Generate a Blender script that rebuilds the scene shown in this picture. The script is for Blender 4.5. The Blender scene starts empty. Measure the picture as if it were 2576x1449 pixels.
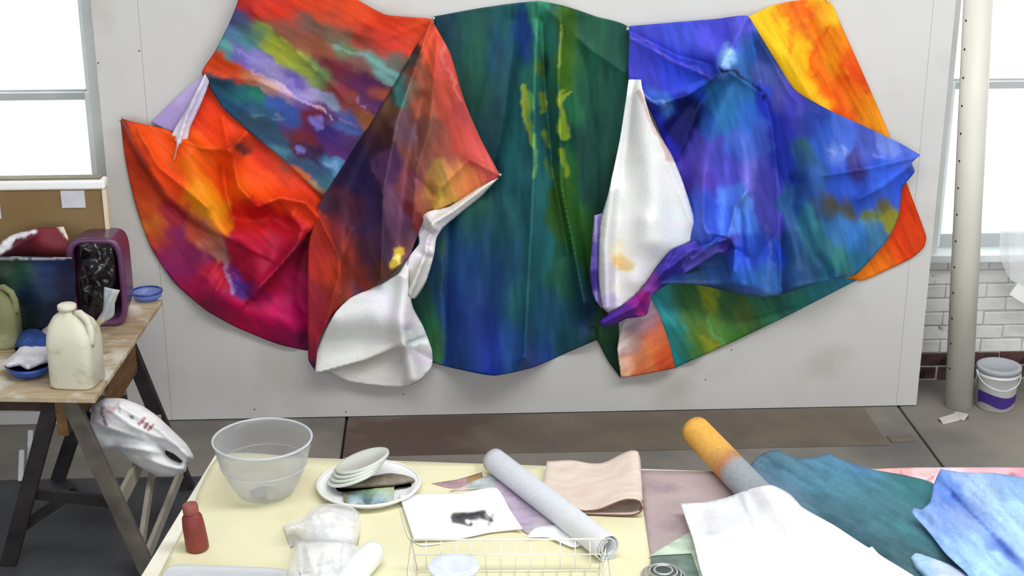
import bpy, math, random
import numpy as np
from mathutils import Vector, geometry

random.seed(7)
RNG = np.random.default_rng(11)
scene = bpy.context.scene
COL = scene.collection

# ------------------------------------------------------------------ camera
FPX, CX, CY, CAMH = 3700.0, 1288.0, 724.5, 2.95
PITCH, YAW = math.radians(19.1), math.radians(2.8)
cam_d = bpy.data.cameras.new('camera')
cam = bpy.data.objects.new('camera', cam_d)
COL.objects.link(cam)
cam_d.sensor_width = 36.0
cam_d.lens = FPX / 2576.0 * 36.0
cam_d.clip_start, cam_d.clip_end = 0.05, 200
cam.location = (0, 0, CAMH)
cam.rotation_euler = (math.pi / 2 - PITCH, 0, -YAW)
scene.camera = cam

# ------------------------------------------------------------------ light
world = bpy.data.worlds.new('overcast_sky')
scene.world = world
world.use_nodes = True
bg = world.node_tree.nodes['Background']
bg.inputs[0].default_value = (0.95, 0.98, 1.0, 1)
bg.inputs[1].default_value = 3.3
ld = bpy.data.lights.new('skylight', 'AREA')
ld.shape, ld.size, ld.size_y, ld.energy = 'RECTANGLE', 5.5, 1.2, 180
ld.color = (1.0, 1.0, 1.0)
lo = bpy.data.objects.new('skylight', ld)
COL.objects.link(lo)
lo.location = (1.5, 3.5, 4.4)
lo.rotation_euler = (math.radians(28), 0, 0)
vs = scene.view_settings
vs.view_transform = 'Standard'
vs.look = 'None'
vs.gamma = 1.0
vs.use_curve_mapping = False
vs.exposure = 0.1

# ------------------------------------------------------------------ pixel rays to real points
RX = np.array([math.cos(YAW), -math.sin(YAW), 0.0])
F0 = np.array([math.sin(YAW), math.cos(YAW), 0.0])
UPZ = np.array([0, 0, 1.0])
FW = F0 * math.cos(PITCH) - UPZ * math.sin(PITCH)
UP = F0 * math.sin(PITCH) + UPZ * math.cos(PITCH)
CAM = np.array([0, 0, CAMH])


def ray(x, y):
    x = np.asarray(x, float); y = np.asarray(y, float)
    return FW + RX * ((x - CX) / FPX)[..., None] + UP * ((CY - y) / FPX)[..., None]


def az(x, y, z):            # point of the level plane at height z
    r = ray(x, y); return CAM + r * ((np.asarray(z, float) - CAMH) / r[..., 2])[..., None]


def ay(x, y, Y):            # point of the upright plane at depth Y
    r = ray(x, y); return CAM + r * (np.asarray(Y, float) / r[..., 1])[..., None]


YB = 6.616       # front face of the display board
YW = 6.93        # inner face of the back wall
ZT = 0.76        # table height

# ------------------------------------------------------------------ helpers
ORG = {}


def lin(h):
    h = h.lstrip('#'); c = [int(h[i:i + 2], 16) / 255 for i in (0, 2, 4)]
    return tuple(v / 12.92 if v <= 0.04045 else ((v + 0.055) / 1.055) ** 2.4 for v in c)


def thing(name, label, cat, loc, group=None):
    o = bpy.data.objects.new(name, None); COL.objects.link(o)
    o.empty_display_size = 0.05
    o.location = tuple(float(v) for v in loc)
    ORG[o] = np.array(loc, float)
    return tag(o, label, cat, group)


def tag(o, label, cat, group=None, kind=None):
    if label: o['label'] = label
    if cat: o['category'] = cat
    if group: o['group'] = group
    if kind: o['kind'] = kind
    return o


def mesh(name, V, F, mat, parent=None, smooth=True, label=None):
    V = np.asarray(V, float)
    if parent is not None:
        org = ORG[parent]; loc = (0, 0, 0)
    else:
        org = np.array([(V[:, 0].min() + V[:, 0].max()) / 2, (V[:, 1].min() + V[:, 1].max()) / 2, V[:, 2].min()])
        loc = tuple(org)
    me = bpy.data.meshes.new(name)
    me.from_pydata((V - org).tolist(), [], [tuple(int(i) for i in f) for f in F])
    if smooth:
        me.polygons.foreach_set('use_smooth', [True] * len(me.polygons))
    me.materials.append(mat)
    o = bpy.data.objects.new(name, me); COL.objects.link(o)
    if parent is not None: o.parent = parent
    o.location = loc
    ORG[o] = org
    if label: o['label'] = label
    return o


def structure(o):
    o['kind'] = 'structure'; return o


def solid(o, t, off=-1.0):
    m = o.modifiers.new('thickness', 'SOLIDIFY'); m.thickness = t; m.offset = off; return o


def bevel(o, w, seg=2):
    m = o.modifiers.new('edge', 'BEVEL'); m.width = w; m.segments = seg; m.limit_method = 'ANGLE'
    return o


def boxg(x0, x1, y0, y1, z0, z1):
    V = [(x, y, z) for z in (z0, z1) for y in (y0, y1) for x in (x0, x1)]
    F = [(0, 2, 3, 1), (4, 5, 7, 6), (0, 1, 5, 4), (2, 6, 7, 3), (0, 4, 6, 2), (1, 3, 7, 5)]
    return np.array(V, float), F


def merge(parts):
    V, F, n = [], [], 0
    for v, f in parts:
        V.append(np.asarray(v, float)); F += [tuple(i + n for i in q) for q in f]; n += len(v)
    return np.vstack(V), F


def rotz(V, a, c=(0, 0, 0)):
    c = np.array(c, float); V = np.asarray(V, float) - c
    s, k = math.sin(a), math.cos(a)
    return np.column_stack([V[:, 0] * k - V[:, 1] * s, V[:, 0] * s + V[:, 1] * k, V[:, 2]]) + c


def beamg(p, q, w, d, side=(0, 1, 0)):
    p = np.array(p, float); q = np.array(q, float)
    a = q - p; L = np.linalg.norm(a); a /= L
    s = np.array(side, float); s -= a * (s @ a); s /= np.linalg.norm(s)
    t = np.cross(a, s)
    V = []
    for e in (p, q):
        for (i, j) in ((-1, -1), (1, -1), (1, 1), (-1, 1)):
            V.append(e + s * i * d / 2 + t * j * w / 2)
    F = [(0, 1, 2, 3), (7, 6, 5, 4), (0, 4, 5, 1), (1, 5, 6, 2), (2, 6, 7, 3), (3, 7, 4, 0)]
    return np.array(V), F


def latheg(prof, seg=40, c=(0, 0, 0), axis=None, close=False):
    V, F = [], []
    n = len(prof)
    for r, z in prof:
        for k in range(seg):
            a = 2 * math.pi * k / seg
            V.append((r * math.cos(a), r * math.sin(a), z))
    m = n if close else n - 1
    for i in range(m):
        j = (i + 1) % n
        for k in range(seg):
            l = (k + 1) % seg
            F.append((i * seg + k, i * seg + l, j * seg + l, j * seg + k))
    V = np.array(V, float)
    if axis is not None:
        q = Vector((0, 0, 1)).rotation_difference(Vector(axis)).to_matrix()
        V = V @ np.array(q).T
    return V + np.array(c, float), F


def tubeg(pts, r, seg=8, closed=False):
    P = [np.array(p, float) for p in pts]
    n = len(P); V, F = [], []
    prev = None
    for i, p in enumerate(P):
        a = P[(i + 1) % n] if (closed or i < n - 1) else p
        b = P[i - 1] if (closed or i > 0) else p
        t = a - b; t /= (np.linalg.norm(t) + 1e-9)
        if prev is None:
            u = np.cross(t, (0, 0, 1.0))
            if np.linalg.norm(u) < 1e-3: u = np.cross(t, (1.0, 0, 0))
        else:
            u = prev - t * (prev @ t)
        u /= np.linalg.norm(u); prev = u
        w = np.cross(t, u)
        rr = r[i] if hasattr(r, '__len__') else r
        for k in range(seg):
            g = 2 * math.pi * k / seg
            V.append(p + rr * (u * math.cos(g) + w * math.sin(g)))
    for i in range(n if closed else n - 1):
        j = (i + 1) % n
        for k in range(seg):
            l = (k + 1) % seg
            F.append((i * seg + k, j * seg + k, j * seg + l, i * seg + l))
    if not closed:
        F.append(tuple(range(seg))[::-1] if False else tuple(range(seg)))
        F.append(tuple((n - 1) * seg + k for k in range(seg))[::-1])
    return np.array(V), F


def loftg(rings, cap0=True, cap1=True):
    n = len(rings[0]); V = np.vstack(rings); F = []
    for i in range(len(rings) - 1):
        for k in range(n):
            l = (k + 1) % n
            F.append((i * n + k, i * n + l, (i + 1) * n + l, (i + 1) * n + k))
    if cap0: F.append(tuple(range(n))[::-1])
    if cap1: F.append(tuple((len(rings) - 1) * n + k for k in range(n)))
    return V, F


def superring(hx, hy, z, e=4.0, n=40, cx=0, cy=0):
    a = np.arange(n) * 2 * math.pi / n
    c, s = np.cos(a), np.sin(a)
    return np.column_stack([cx + hx * np.sign(c) * np.abs(c) ** (2 / e), cy + hy * np.sign(s) * np.abs(s) ** (2 / e), np.full(n, z)])


# value noise -------------------------------------------------------
_LAT = RNG.random((256, 256))


def vnoise(x, y):
    xi = np.floor(x).astype(int); yi = np.floor(y).astype(int)
    fx, fy = x - xi, y - yi
    fx = fx * fx * (3 - 2 * fx); fy = fy * fy * (3 - 2 * fy)
    g = lambda i, j: _LAT[i % 256, j % 256]
    return (g(xi, yi) * (1 - fx) + g(xi + 1, yi) * fx) * (1 - fy) + (g(xi, yi + 1) * (1 - fx) + g(xi + 1, yi + 1) * fx) * fy - 0.5


def fbm(x, y, o=3):
    s, a = 0, 1.0
    for k in range(o):
        s = s + a * vnoise(x * 2 ** k + 17.3 * k, y * 2 ** k + 5.1 * k); a *= 0.5
    return s


# materials ----------------------------------------------------------
def _nt(name):
    m = bpy.data.materials.new(name); m.use_nodes = True
    t = m.node_tree; b = t.nodes['Principled BSDF']
    return m, t, b


def mat(name, c1, c2=None, scale=8.0, rough=0.6, bump=0.0, bscale=None, spec=0.3, metal=0.0, stretch=(1, 1, 1), detail=4, c3=None, thr=(0.62, 0.7), s3=3.0):
    m, t, b = _nt(name)
    N, L = t.nodes, t.links
    b.inputs['Roughness'].default_value = rough
    b.inputs['Specular IOR Level'].default_value = spec
    b.inputs['Metallic'].default_value = metal
    tc = N.new('ShaderNodeTexCoord'); mp = N.new('ShaderNodeMapping')
    mp.inputs['Scale'].default_value = stretch
    L.new(tc.outputs['Object'], mp.inputs['Vector'])
    no = N.new('ShaderNodeTexNoise'); no.inputs['Scale'].default_value = scale; no.inputs['Detail'].default_value = detail
    L.new(mp.outputs[0], no.inputs['Vector'])
    rp = N.new('ShaderNodeValToRGB')
    rp.color_ramp.elements[0].position, rp.color_ramp.elements[1].position = 0.3, 0.7
    rp.color_ramp.elements[0].color = (*lin(c1), 1); rp.color_ramp.elements[1].color = (*lin(c2 or c1), 1)
    L.new(no.outputs['Fac'], rp.inputs[0])
    out = rp.outputs[0]
    if c3:
        n3 = N.new('ShaderNodeTexNoise'); n3.inputs['Scale'].default_value = s3; n3.inputs['Detail'].default_value = 6
        L.new(tc.outputs['Object'], n3.inputs['Vector'])
        mr = N.new('ShaderNodeMapRange'); mr.inputs['From Min'].default_value, mr.inputs['From Max'].default_value = thr
        L.new(n3.outputs['Fac'], mr.inputs['Value'])
        mx = N.new('ShaderNodeMixRGB'); mx.inputs[2].default_value = (*lin(c3), 1)
        L.new(mr.outputs[0], mx.inputs[0]); L.new(out, mx.inputs[1]); out = mx.outputs[0]
    L.new(out, b.inputs['Base Color'])
    if bump:
        nb = N.new('ShaderNodeTexNoise'); nb.inputs['Scale'].default_value = bscale or scale * 4; nb.inputs['Detail'].default_value = 5
        L.new(mp.outputs[0], nb.inputs['Vector'])
        bp = N.new('ShaderNodeBump'); bp.inputs['Strength'].default_value = bump; bp.inputs['Distance'].default_value = 0.01
        L.new(nb.outputs['Fac'], bp.inputs['Height']); L.new(bp.outputs[0], b.inputs['Normal'])
    return m


def randomise(m):
    t = m.node_tree; oi = t.nodes.new('ShaderNodeObjectInfo'); ad = t.nodes.new('ShaderNodeVectorMath'); ad.operation = 'ADD'
    mu = t.nodes.new('ShaderNodeMath'); mu.operation = 'MULTIPLY'; mu.inputs[1].default_value = 37.0
    t.links.new(oi.outputs['Random'], mu.inputs[0])
    tc = [n for n in t.nodes if n.type == 'TEX_COORD'][0]
    tg = [l.to_socket for l in t.links if l.from_socket == tc.outputs['Object']]
    t.links.new(tc.outputs['Object'], ad.inputs[0]); t.links.new(mu.outputs[0], ad.inputs[1])
    for k in tg: t.links.new(ad.outputs[0], k)
    return m


def paintmat(name, rough=0.6, spec=0.25, var=0.35, scale=60.0, stretch=(1, 1, 1), bump=0.25, trans=0.0):
    m, t, b = _nt(name)
    N, L = t.nodes, t.links
    at = N.new('ShaderNodeAttribute'); at.attribute_name = 'paint'
    tc = N.new('ShaderNodeTexCoord'); mp = N.new('ShaderNodeMapping'); mp.inputs['Scale'].default_value = stretch
    L.new(tc.outputs['Object'], mp.inputs['Vector'])
    no = N.new('ShaderNodeTexNoise'); no.inputs['Scale'].default_value = scale; no.inputs['Detail'].default_value = 5
    L.new(mp.outputs[0], no.inputs['Vector'])
    mr = N.new('ShaderNodeMapRange')
    mr.inputs['From Min'].default_value, mr.inputs['From Max'].default_value = 0.25, 0.75
    mr.inputs['To Min'].default_value, mr.inputs['To Max'].default_value = 1 - var, 1 + var
    L.new(no.outputs['Fac'], mr.inputs['Value'])
    mx = N.new('ShaderNodeVectorMath'); mx.operation = 'SCALE'
    L.new(at.outputs['Color'], mx.inputs[0]); L.new(mr.outputs[0], mx.inputs['Scale'])
    L.new(mx.outputs[0], b.inputs['Base Color'])
    b.inputs['Roughness'].default_value = rough; b.inputs['Specular IOR Level'].default_value = spec
    if bump:
        bp = N.new('ShaderNodeBump'); bp.inputs['Strength'].default_value = bump; bp.inputs['Distance'].default_value = 0.004
        L.new(no.outputs['Fac'], bp.inputs['Height']); L.new(bp.outputs[0], b.inputs['Normal'])
    return m


def clear(name, tint='#ffffff', body='#e8ecec', fac=0.18, rough=0.12, edge=0.5):
    m, t, b = _nt(name)
    N, L = t.nodes, t.links
    b.inputs['Base Color'].default_value = (*lin(body), 1); b.inputs['Roughness'].default_value = rough
    tr = N.new('ShaderNodeBsdfTransparent'); tr.inputs[0].default_value = (*lin(tint), 1)
    lw = N.new('ShaderNodeLayerWeight'); lw.inputs['Blend'].default_value = 0.35
    no = N.new('ShaderNodeTexNoise'); no.inputs['Scale'].default_value = 25
    tc = N.new('ShaderNodeTexCoord'); L.new(tc.outputs['Object'], no.inputs['Vector'])
    m1 = N.new('ShaderNodeMath'); m1.operation = 'MULTIPLY_ADD'; m1.inputs[1].default_value = edge; m1.inputs[2].default_value = fac
    L.new(lw.outputs['Facing'], m1.inputs[0])
    m2 = N.new('ShaderNodeMath'); m2.operation = 'MULTIPLY_ADD'; m2.inputs[1].default_value = 0.08; m2.use_clamp = True
    L.new(no.outputs['Fac'], m2.inputs[0]); L.new(m1.outputs[0], m2.inputs[2])
    mx = N.new('ShaderNodeMixShader')
    L.new(m2.outputs[0], mx.inputs[0]); L.new(tr.outputs[0], mx.inputs[1]); L.new(b.outputs[0], mx.inputs[2])
    L.new(mx.outputs[0], N['Material Output'].inputs['Surface'])
    return m


# cloth laid out from an outline ------------------------------------
def cr(pts, tens=0.3, step=6.0):
    """closed outline through the points, lightly rounded between them"""
    P = [np.array(p, float) for p in pts]; n = len(P); out = []
    for i in range(n):
        p0, p1, p2, p3 = P[i - 1], P[i], P[(i + 1) % n], P[(i + 2) % n]
        d = np.linalg.norm(p2 - p1); k = max(1, int(round(d / step)))
        m1, m2 = (p2 - p0), (p3 - p1)
        l1, l2 = np.linalg.norm(m1) + 1e-9, np.linalg.norm(m2) + 1e-9
        m1 = m1 / l1 * min(l1, d) * tens * 2; m2 = m2 / l2 * min(l2, d) * tens * 2
        # sharp corners stay sharp
        def corner(a, b, c):
            u, v = b - a, c - b
            return (u @ v) / (np.linalg.norm(u) * np.linalg.norm(v) + 1e-9) < 0.35
        if corner(p0, p1, p2): m1 = (p2 - p1)
        if corner(p1, p2, p3): m2 = (p2 - p1)
        for j in range(k):
            t = j / k
            out.append((2 * t**3 - 3 * t**2 + 1) * p1 + (t**3 - 2 * t**2 + t) * m1 + (-2 * t**3 + 3 * t**2) * p2 + (t**3 - t**2) * m2)
    return np.array(out)


def inside(ring, X, Y):
    r = np.zeros(len(X), bool); n = len(ring)
    for i in range(n):
        x1, y1 = ring[i]; x2, y2 = ring[(i + 1) % n]
        if y1 == y2: continue
        c = ((y1 > Y) != (y2 > Y)) & (X < (x2 - x1) * (Y - y1) / (y2 - y1) + x1)
        r ^= c
    return r


def pdist(X, Y, pts, closed=False):
    """distance, parameter 0..1 along, side (+1 = right of travel in image)"""
    best = np.full(len(X), 1e18); T = np.zeros(len(X)); S = np.ones(len(X))
    P = np.array(pts, float); n = len(P); m = n if closed else n - 1
    seg = [np.linalg.norm(P[(i + 1) % n] - P[i]) for i in range(m)]; tot = sum(seg); acc = 0
    for i in range(m):
        a, b = P[i], P[(i + 1) % n]; d = b - a; L2 = d @ d + 1e-9
        t = np.clip(((X - a[0]) * d[0] + (Y - a[1]) * d[1]) / L2, 0, 1)
        ex, ey = X - a[0] - t * d[0], Y - a[1] - t * d[1]
        q = ex * ex + ey * ey; k = q < best
        best = np.where(k, q, best); T = np.where(k, (acc + t * seg[i]) / tot, T)
        S = np.where(k, np.sign(d[0] * ey - d[1] * ex + 1e-9), S); acc += seg[i]
    return np.sqrt(best), T, S


def trimesh(rings, step):
    """rings: outline first, then holes; returns points and triangles inside"""
    pts, edges = [], []
    for r in rings:
        n0 = len(pts); pts += [tuple(p) for p in r]
        edges += [(n0 + i, n0 + (i + 1) % len(r)) for i in range(len(r))]
    O = rings[0]
    x0, y0 = O.min(0); x1, y1 = O.max(0)
    gx, gy = [], []
    row = 0; y = y0 + step * 0.5
    while y < y1:
        xs = np.arange(x0 + (step * 0.5 if row % 2 else 0), x1, step)
        gx.append(xs); gy.append(np.full(len(xs), y)); y += step * 0.866; row += 1
    gx = np.concatenate(gx); gy = np.concatenate(gy)
    ok = inside(O, gx, gy)
    for r in rings[1:]: ok &= ~inside(r, gx, gy)
    gx, gy = gx[ok], gy[ok]
    for r in rings:
        d, _, _ = pdist(gx, gy, r, True); k = d > step * 0.55; gx, gy = gx[k], gy[k]
    pts += list(zip(gx.tolist(), gy.tolist()))
    v, e, f, _, _, _ = geometry.delaunay_2d_cdt([Vector(p) for p in pts], edges, [], 0, 1e-5)
    v = np.array([tuple(p) for p in v]); f = np.array([t for t in f if len(t) == 3])
    c = v[f].mean(1)
    k = inside(O, c[:, 0], c[:, 1])
    for r in rings[1:]: k &= ~inside(r, c[:, 0], c[:, 1])
    f = f[k]
    a = v[f]; cr_ = (a[:, 1, 0] - a[:, 0, 0]) * (a[:, 2, 1] - a[:, 0, 1]) - (a[:, 1, 1] - a[:, 0, 1]) * (a[:, 2, 0] - a[:, 0, 0])
    f[cr_ > 0] = f[cr_ > 0][:, ::-1]           # face the viewer side
    used = np.unique(f); mp = -np.ones(len(v), int); mp[used] = np.arange(len(used))
    return v[used], mp[f]


def relief(X, Y, folds):
    D = np.zeros(len(X))
    for k, pts, w, hh in folds:
        d, t, s = pdist(X, Y, pts)
        h = hh[0] + (hh[1] - hh[0]) * t if isinstance(hh, tuple) else hh
        if k == 'r': D += h * np.exp(-(d / w) ** 2)
        elif k == 'c': D += h * np.exp(-d / w)
        elif k == 's': D += h * 0.5 * (1 + np.tanh(s * d / 5.0)) * np.exp(-d / w)      # raised on the right of the line of travel
        elif k == 't': D += h * np.clip(1 - d / w, 0, 1)
    return D


def colours(X, Y, pts, strokes=(), aniso=None, wob=8.0, gain=1.0, streak=0.12):
    wx = X + wob * (fbm(X / 37.0, Y / 37.0) * 2 + 0.7 * fbm(X / 13.0 + 3, Y / 13.0)); wy = Y + wob * (fbm(X / 37.0 + 50, Y / 37.0 + 9) * 2 + 0.7 * fbm(X / 13.0, Y / 13.0 + 31))
    ang, ratio = aniso or (0, 1)
    a = math.radians(ang); ca, sa = math.cos(a), math.sin(a)
    W = np.zeros(len(X)); C = np.zeros((len(X), 3))
    for q in pts:
        x, y, h = q[:3]; r = q[3] if len(q) > 3 else 45
        dx, dy = wx - x, wy - y
        u, v = (dx * ca + dy * sa) * ratio, -dx * sa + dy * ca
        d2 = (u * u + v * v) / (r * r)
        w = np.exp(-d2 * 2.1) + 0.0015 / (0.3 + d2 * d2)
        W += w; C += w[:, None] * np.array(lin(h))
    C /= W[:, None]
    for s in strokes:
        p, wd, h, op = s
        d, t, _ = pdist(wx, wy, p)
        hw = wd[0] + (wd[1] - wd[0]) * t if isinstance(wd, tuple) else wd
        if np.max(hw) < 3.6: hw, op = hw + 1.5, op * 0.5
        k = op * np.clip((hw - d) / (hw * 0.5) + 0.3, 0, 1)
        C = C * (1 - k)[:, None] + np.array(lin(h)) * k[:, None]
    n = 1 + streak * 2 * fbm((X * ca + Y * sa) / 60.0, (-X * sa + Y * ca) / 9.0, 3)
    return np.clip(C * n[:, None] * gain, 0, 0.9)


def setpaint(o, C):
    at = o.data.color_attributes.new('paint', 'FLOAT_COLOR', 'POINT')
    A = np.ones((len(C), 4)); A[:, :3] = C
    at.data.foreach_set('color', A.ravel())


def sheet(name, outline, mat_, parent=None, base=0.01, folds=(), cols=None, strokes=(), plane=('y', YB), step=5.0,
          tens=0.3, aniso=None, wob=8.0, gain=1.0, noise=(0.006, 70.0), thick=0.003, tilt=None, holes=(), streak=0.2, label=None, edge0=0.0, floor_=0.003):
    O = cr(outline, tens, step); H = [cr(h, tens, step) for h in holes]
    v, f = trimesh([O] + H, step)
    X, Y = v[:, 0], v[:, 1]
    k = 1.75 if (parent is not None and parent.name.startswith('draped')) else 1.0
    D = base + k * relief(X, Y, folds) + noise[0] * fbm(X / noise[1], Y / noise[1], 3)
    if tilt is not None: D = D + tilt(X, Y)
    if edge0:
        d, _, _ = pdist(X, Y, O, True); D *= np.clip(d / edge0, 0, 1) ** 0.5
    D = np.maximum(D, floor_)
    if plane[0] == 'y': P = ay(X, Y, plane[1] - D)
    else: P = az(X, Y, plane[1] + D)
    o = mesh(name, P, f, mat_, parent, label=label)
    if thick: solid(o, thick)
    if cols: setpaint(o, colours(X, Y, cols, strokes, aniso, wob, gain, 0.04 if mat_ is P_raw else streak))
    return o


def pillow(name, outline, mat_, parent, Y0, thick, rim, cols=None, strokes=(), folds=(), noise=(0.01, 40), step=7.0, holes=(), gain=1.0, wob=4.0, label=None):
    """closed two-skinned bag standing or hanging around the upright plane Y0"""
    O = cr(outline, 0.3, step); H = [cr(h, 0.3, step) for h in holes]
    v, f = trimesh([O] + H, step); X, Y = v[:, 0], v[:, 1]
    d = pdist(X, Y, O, True)[0]
    for h in H: d = np.minimum(d, pdist(X, Y, h, True)[0])
    b = thick * np.sqrt(np.clip(1 - (1 - np.clip(d / rim, 0, 1)) ** 2, 0, 1))
    k = np.clip(d / 12, 0, 1)
    A = ay(X, Y, Y0 - b - k * (relief(X, Y, folds) + noise[0] * fbm(X / noise[1], Y / noise[1], 3)))
    c = ay(X, Y, np.full(len(X), Y0)); Bk = c.copy(); Bk[:, 1] += 0.6 * b + 0.002
    n = len(X)
    o = mesh(name, np.vstack([A, Bk]), np.vstack([f, f[:, ::-1] + n]), mat_, parent, label=label)
    if cols:
        C = colours(X, Y, cols, strokes, None, wob, gain); setpaint(o, np.vstack([C, C]))
    return o


def mound(name, outline, mat_, parent, z, hgt, rim, cols=None, strokes=(), folds=(), noise=(0.008, 30), step=6.0, gain=1.0, label=None):
    """a lump lying on a level top, flat below"""
    O = cr(outline, 0.3, step); v, f = trimesh([O], step); X, Y = v[:, 0], v[:, 1]
    d = pdist(X, Y, O, True)[0]
    b = hgt * np.sqrt(np.clip(1 - (1 - np.clip(d / rim, 0, 1)) ** 2, 0, 1))
    k = np.clip(d / 14, 0, 1)
    b = np.maximum(b + k * (relief(X, Y, folds) + noise[0] * fbm(X / noise[1], Y / noise[1], 3)), 0.001)
    A = az(X, Y, z + b); Bk = A.copy(); Bk[:, 2] = z + 0.0003
    n = len(X)
    o = mesh(name, np.vstack([A, Bk]), np.vstack([f, f[:, ::-1] + n]), mat_, parent, label=label)
    if cols:
        C = colours(X, Y, cols, strokes); setpaint(o, np.vstack([C, C]) * gain)
    return o


# ------------------------------------------------------------------ materials
M_conc = mat('concrete', '#7f7b74', '#928c83', 3.0, 0.8, 0.15, 60, c3='#57575a', thr=(0.5, 0.75), s3=1.3)
M_concdark = mat('dark_concrete', '#3c3d41', '#505155', 2.5, 0.75, 0.15, 50, c3='#3a3c42', thr=(0.5, 0.7), s3=2.0)
M_joint = mat('joint_dirt', '#2c2a29', '#3a3735', 10, 0.95)
M_hard = mat('hardboard', '#6b625a', '#7d7364', 4, 0.75, c3='#625049', thr=(0.36, 0.5), s3=2.6)
M_board = mat('board_white', '#cbcac8', '#d2d1cf', 1.5, 0.75, 0.02, 80, c3='#bcb8af', thr=(0.58, 0.8), s3=2.2)
M_dark = mat('pencil_dark', '#6a6866')
M_wall = mat('wall_plaster', '#c2c3c3', '#cfcfce', 2, 0.85, 0.1, 30)
M_brick = mat('painted_brick', '#dededc', '#efeeec', 9, 0.8, 0.5, 30, c3='#6f6d6b', thr=(0.66, 0.74), s3=9)
randomise(M_brick)
M_mort = mat('mortar', '#a9a7a4', '#c9c7c4', 12, 0.95, 0.4, 40)
M_redbrick = mat('bare_brick', '#4c3a3a', '#6a4a46', 12, 0.9, 0.6, 40, c3='#2e2427', thr=(0.5, 0.65), s3=12)
M_frame = mat('window_paint', '#d5dcdd', '#e8edec', 4, 0.5)
M_sash = mat('sash_grey', '#aeb2b4', '#c0c4c4', 4, 0.5)
M_pane = clear('window_glass', '#ffffff', '#ffffff', 0.02, 0.02, 0.12)
M_pvc = mat('pvc_cream', '#d9d6cb', '#e2dfd5', 3, 0.4)
M_wood = mat('raw_wood', '#a08a6c', '#c4b294', 6, 0.7, 0.1, 40, stretch=(1, 6, 1), c3='#d8d2c4', thr=(0.5, 0.62), s3=7)
M_darkwood = mat('dark_timber', '#211e20', '#34302f', 10, 0.6, 0.1, 40)
M_litwood = mat('lit_timber', '#4a443f', '#6a635b', 9, 0.75, 0.2, 40)  # lighter copy of the leg timber, light put into the front right leg's colour
M_brownwood = mat('brown_timber', '#5a4024', '#7a5a36', 7, 0.7, 0.1, 40, stretch=(6, 1, 6))
M_palewood = mat('pale_timber', '#8f8a7e', '#a8a294', 7, 0.7, 0.1, 40)
M_card = mat('cardboard', '#7d6440', '#8a7350', 3, 0.8, 0.05, 60)
M_cardedge = mat('cardboard_edge', '#d6c9ae', '#e2d8c2', 8, 0.8)
M_white = mat('white_paper', '#f0f0f0', '#fbfbfb', 5, 0.7)
M_whitepl = mat('white_plastic', '#e6e8ea', '#f2f4f4', 5, 0.35)
M_label = mat('grey_label', '#d5d5dc', '#c2c2cb', 12, 0.7)
M_purple = mat('purple_plastic', '#5d3656', '#6e4068', 4, 0.3, spec=0.5)
M_black = mat('black_plastic', '#0b0a0d', '#17131a', 12, 0.22, 0.3, 25, spec=0.6, c3='#3a1c24', thr=(0.55, 0.7), s3=9)
M_jug = mat('stained_jug', '#d6d5c0', '#e2e0cf', 5, 0.4, c3='#b3b091', thr=(0.55, 0.75), s3=12)
M_olive = mat('olive_jug', '#6d704a', '#8a8c66', 7, 0.5, c3='#a8a98e', thr=(0.55, 0.7), s3=8)
M_blue = mat('blue_plastic', '#223a86', '#2e4f9e', 6, 0.3, spec=0.5)
M_bluecl = clear('blue_clear', '#d8e2ff', '#8ea6e4', 0.25, 0.2, 0.4)
M_clear = clear('clear_plastic', '#f6f6f6', '#d6d8d8', 0.08, 0.12, 0.45)
M_film = clear('plastic_film', '#ffffff', '#ffffff', 0.3, 0.18, 0.5)
M_frost = clear('frosted_lid', '#f6f7fa', '#dde1e8', 0.5, 0.3, 0.3)
M_hang = clear('hanging_film', '#ffffff', '#f2f4f6', 0.55, 0.35, 0.3)
M_lid = mat('pale_lid', '#c3c9bf', '#d2d7cf', 5, 0.35)
M_redbr = mat('redbrown_plastic', '#74302a', '#8a4238', 10, 0.45, c3='#5c4a20', thr=(0.62, 0.72), s3=14)
M_tabtop = mat('table_white_edge', '#e6e2cf', '#f2efe0', 6, 0.6)
M_yel = mat('yellow_paper', '#e8e5c2', '#e4deb8', 3, 0.75, 0.03, 40, c3='#e0d3ae', thr=(0.58, 0.78), s3=6)
M_mauve = mat('mauve_cloth', '#a8989a', '#b8a6a6', 7, 0.85, 0.1, 80, c3='#94808a', thr=(0.55, 0.75), s3=6)
M_brownpap = mat('brown_paper', '#5c5044', '#8d8474', 14, 0.8, 0.2, 40)
M_wire = mat('white_wire', '#e8e6da', '#f4f2ea', 8, 0.4)
M_coil = mat('bright_wire', '#b9b9ba', '#dcdcdc', 8, 0.2, spec=0.6, metal=0.6)
M_rib = mat('blue_white_plastic', '#cfd9ee', '#e6ecf6', 30, 0.4)
M_pin = mat('pin_metal', '#9a9a98', '#c8c8c4', 8, 0.3, metal=0.5)
P_canvas = paintmat('painted_canvas', 0.6, 0.2, 0.10, 140)
P_canvas2 = paintmat('painted_canvas_table', 0.7, 0.2, 0.12, 60)
P_raw = paintmat('canvas_reverse', 0.85, 0.1, 0.05, 90, bump=0.35)
P_bag = paintmat('printed_bag', 0.45, 0.4, 0.03, 20, bump=0.3)

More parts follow.
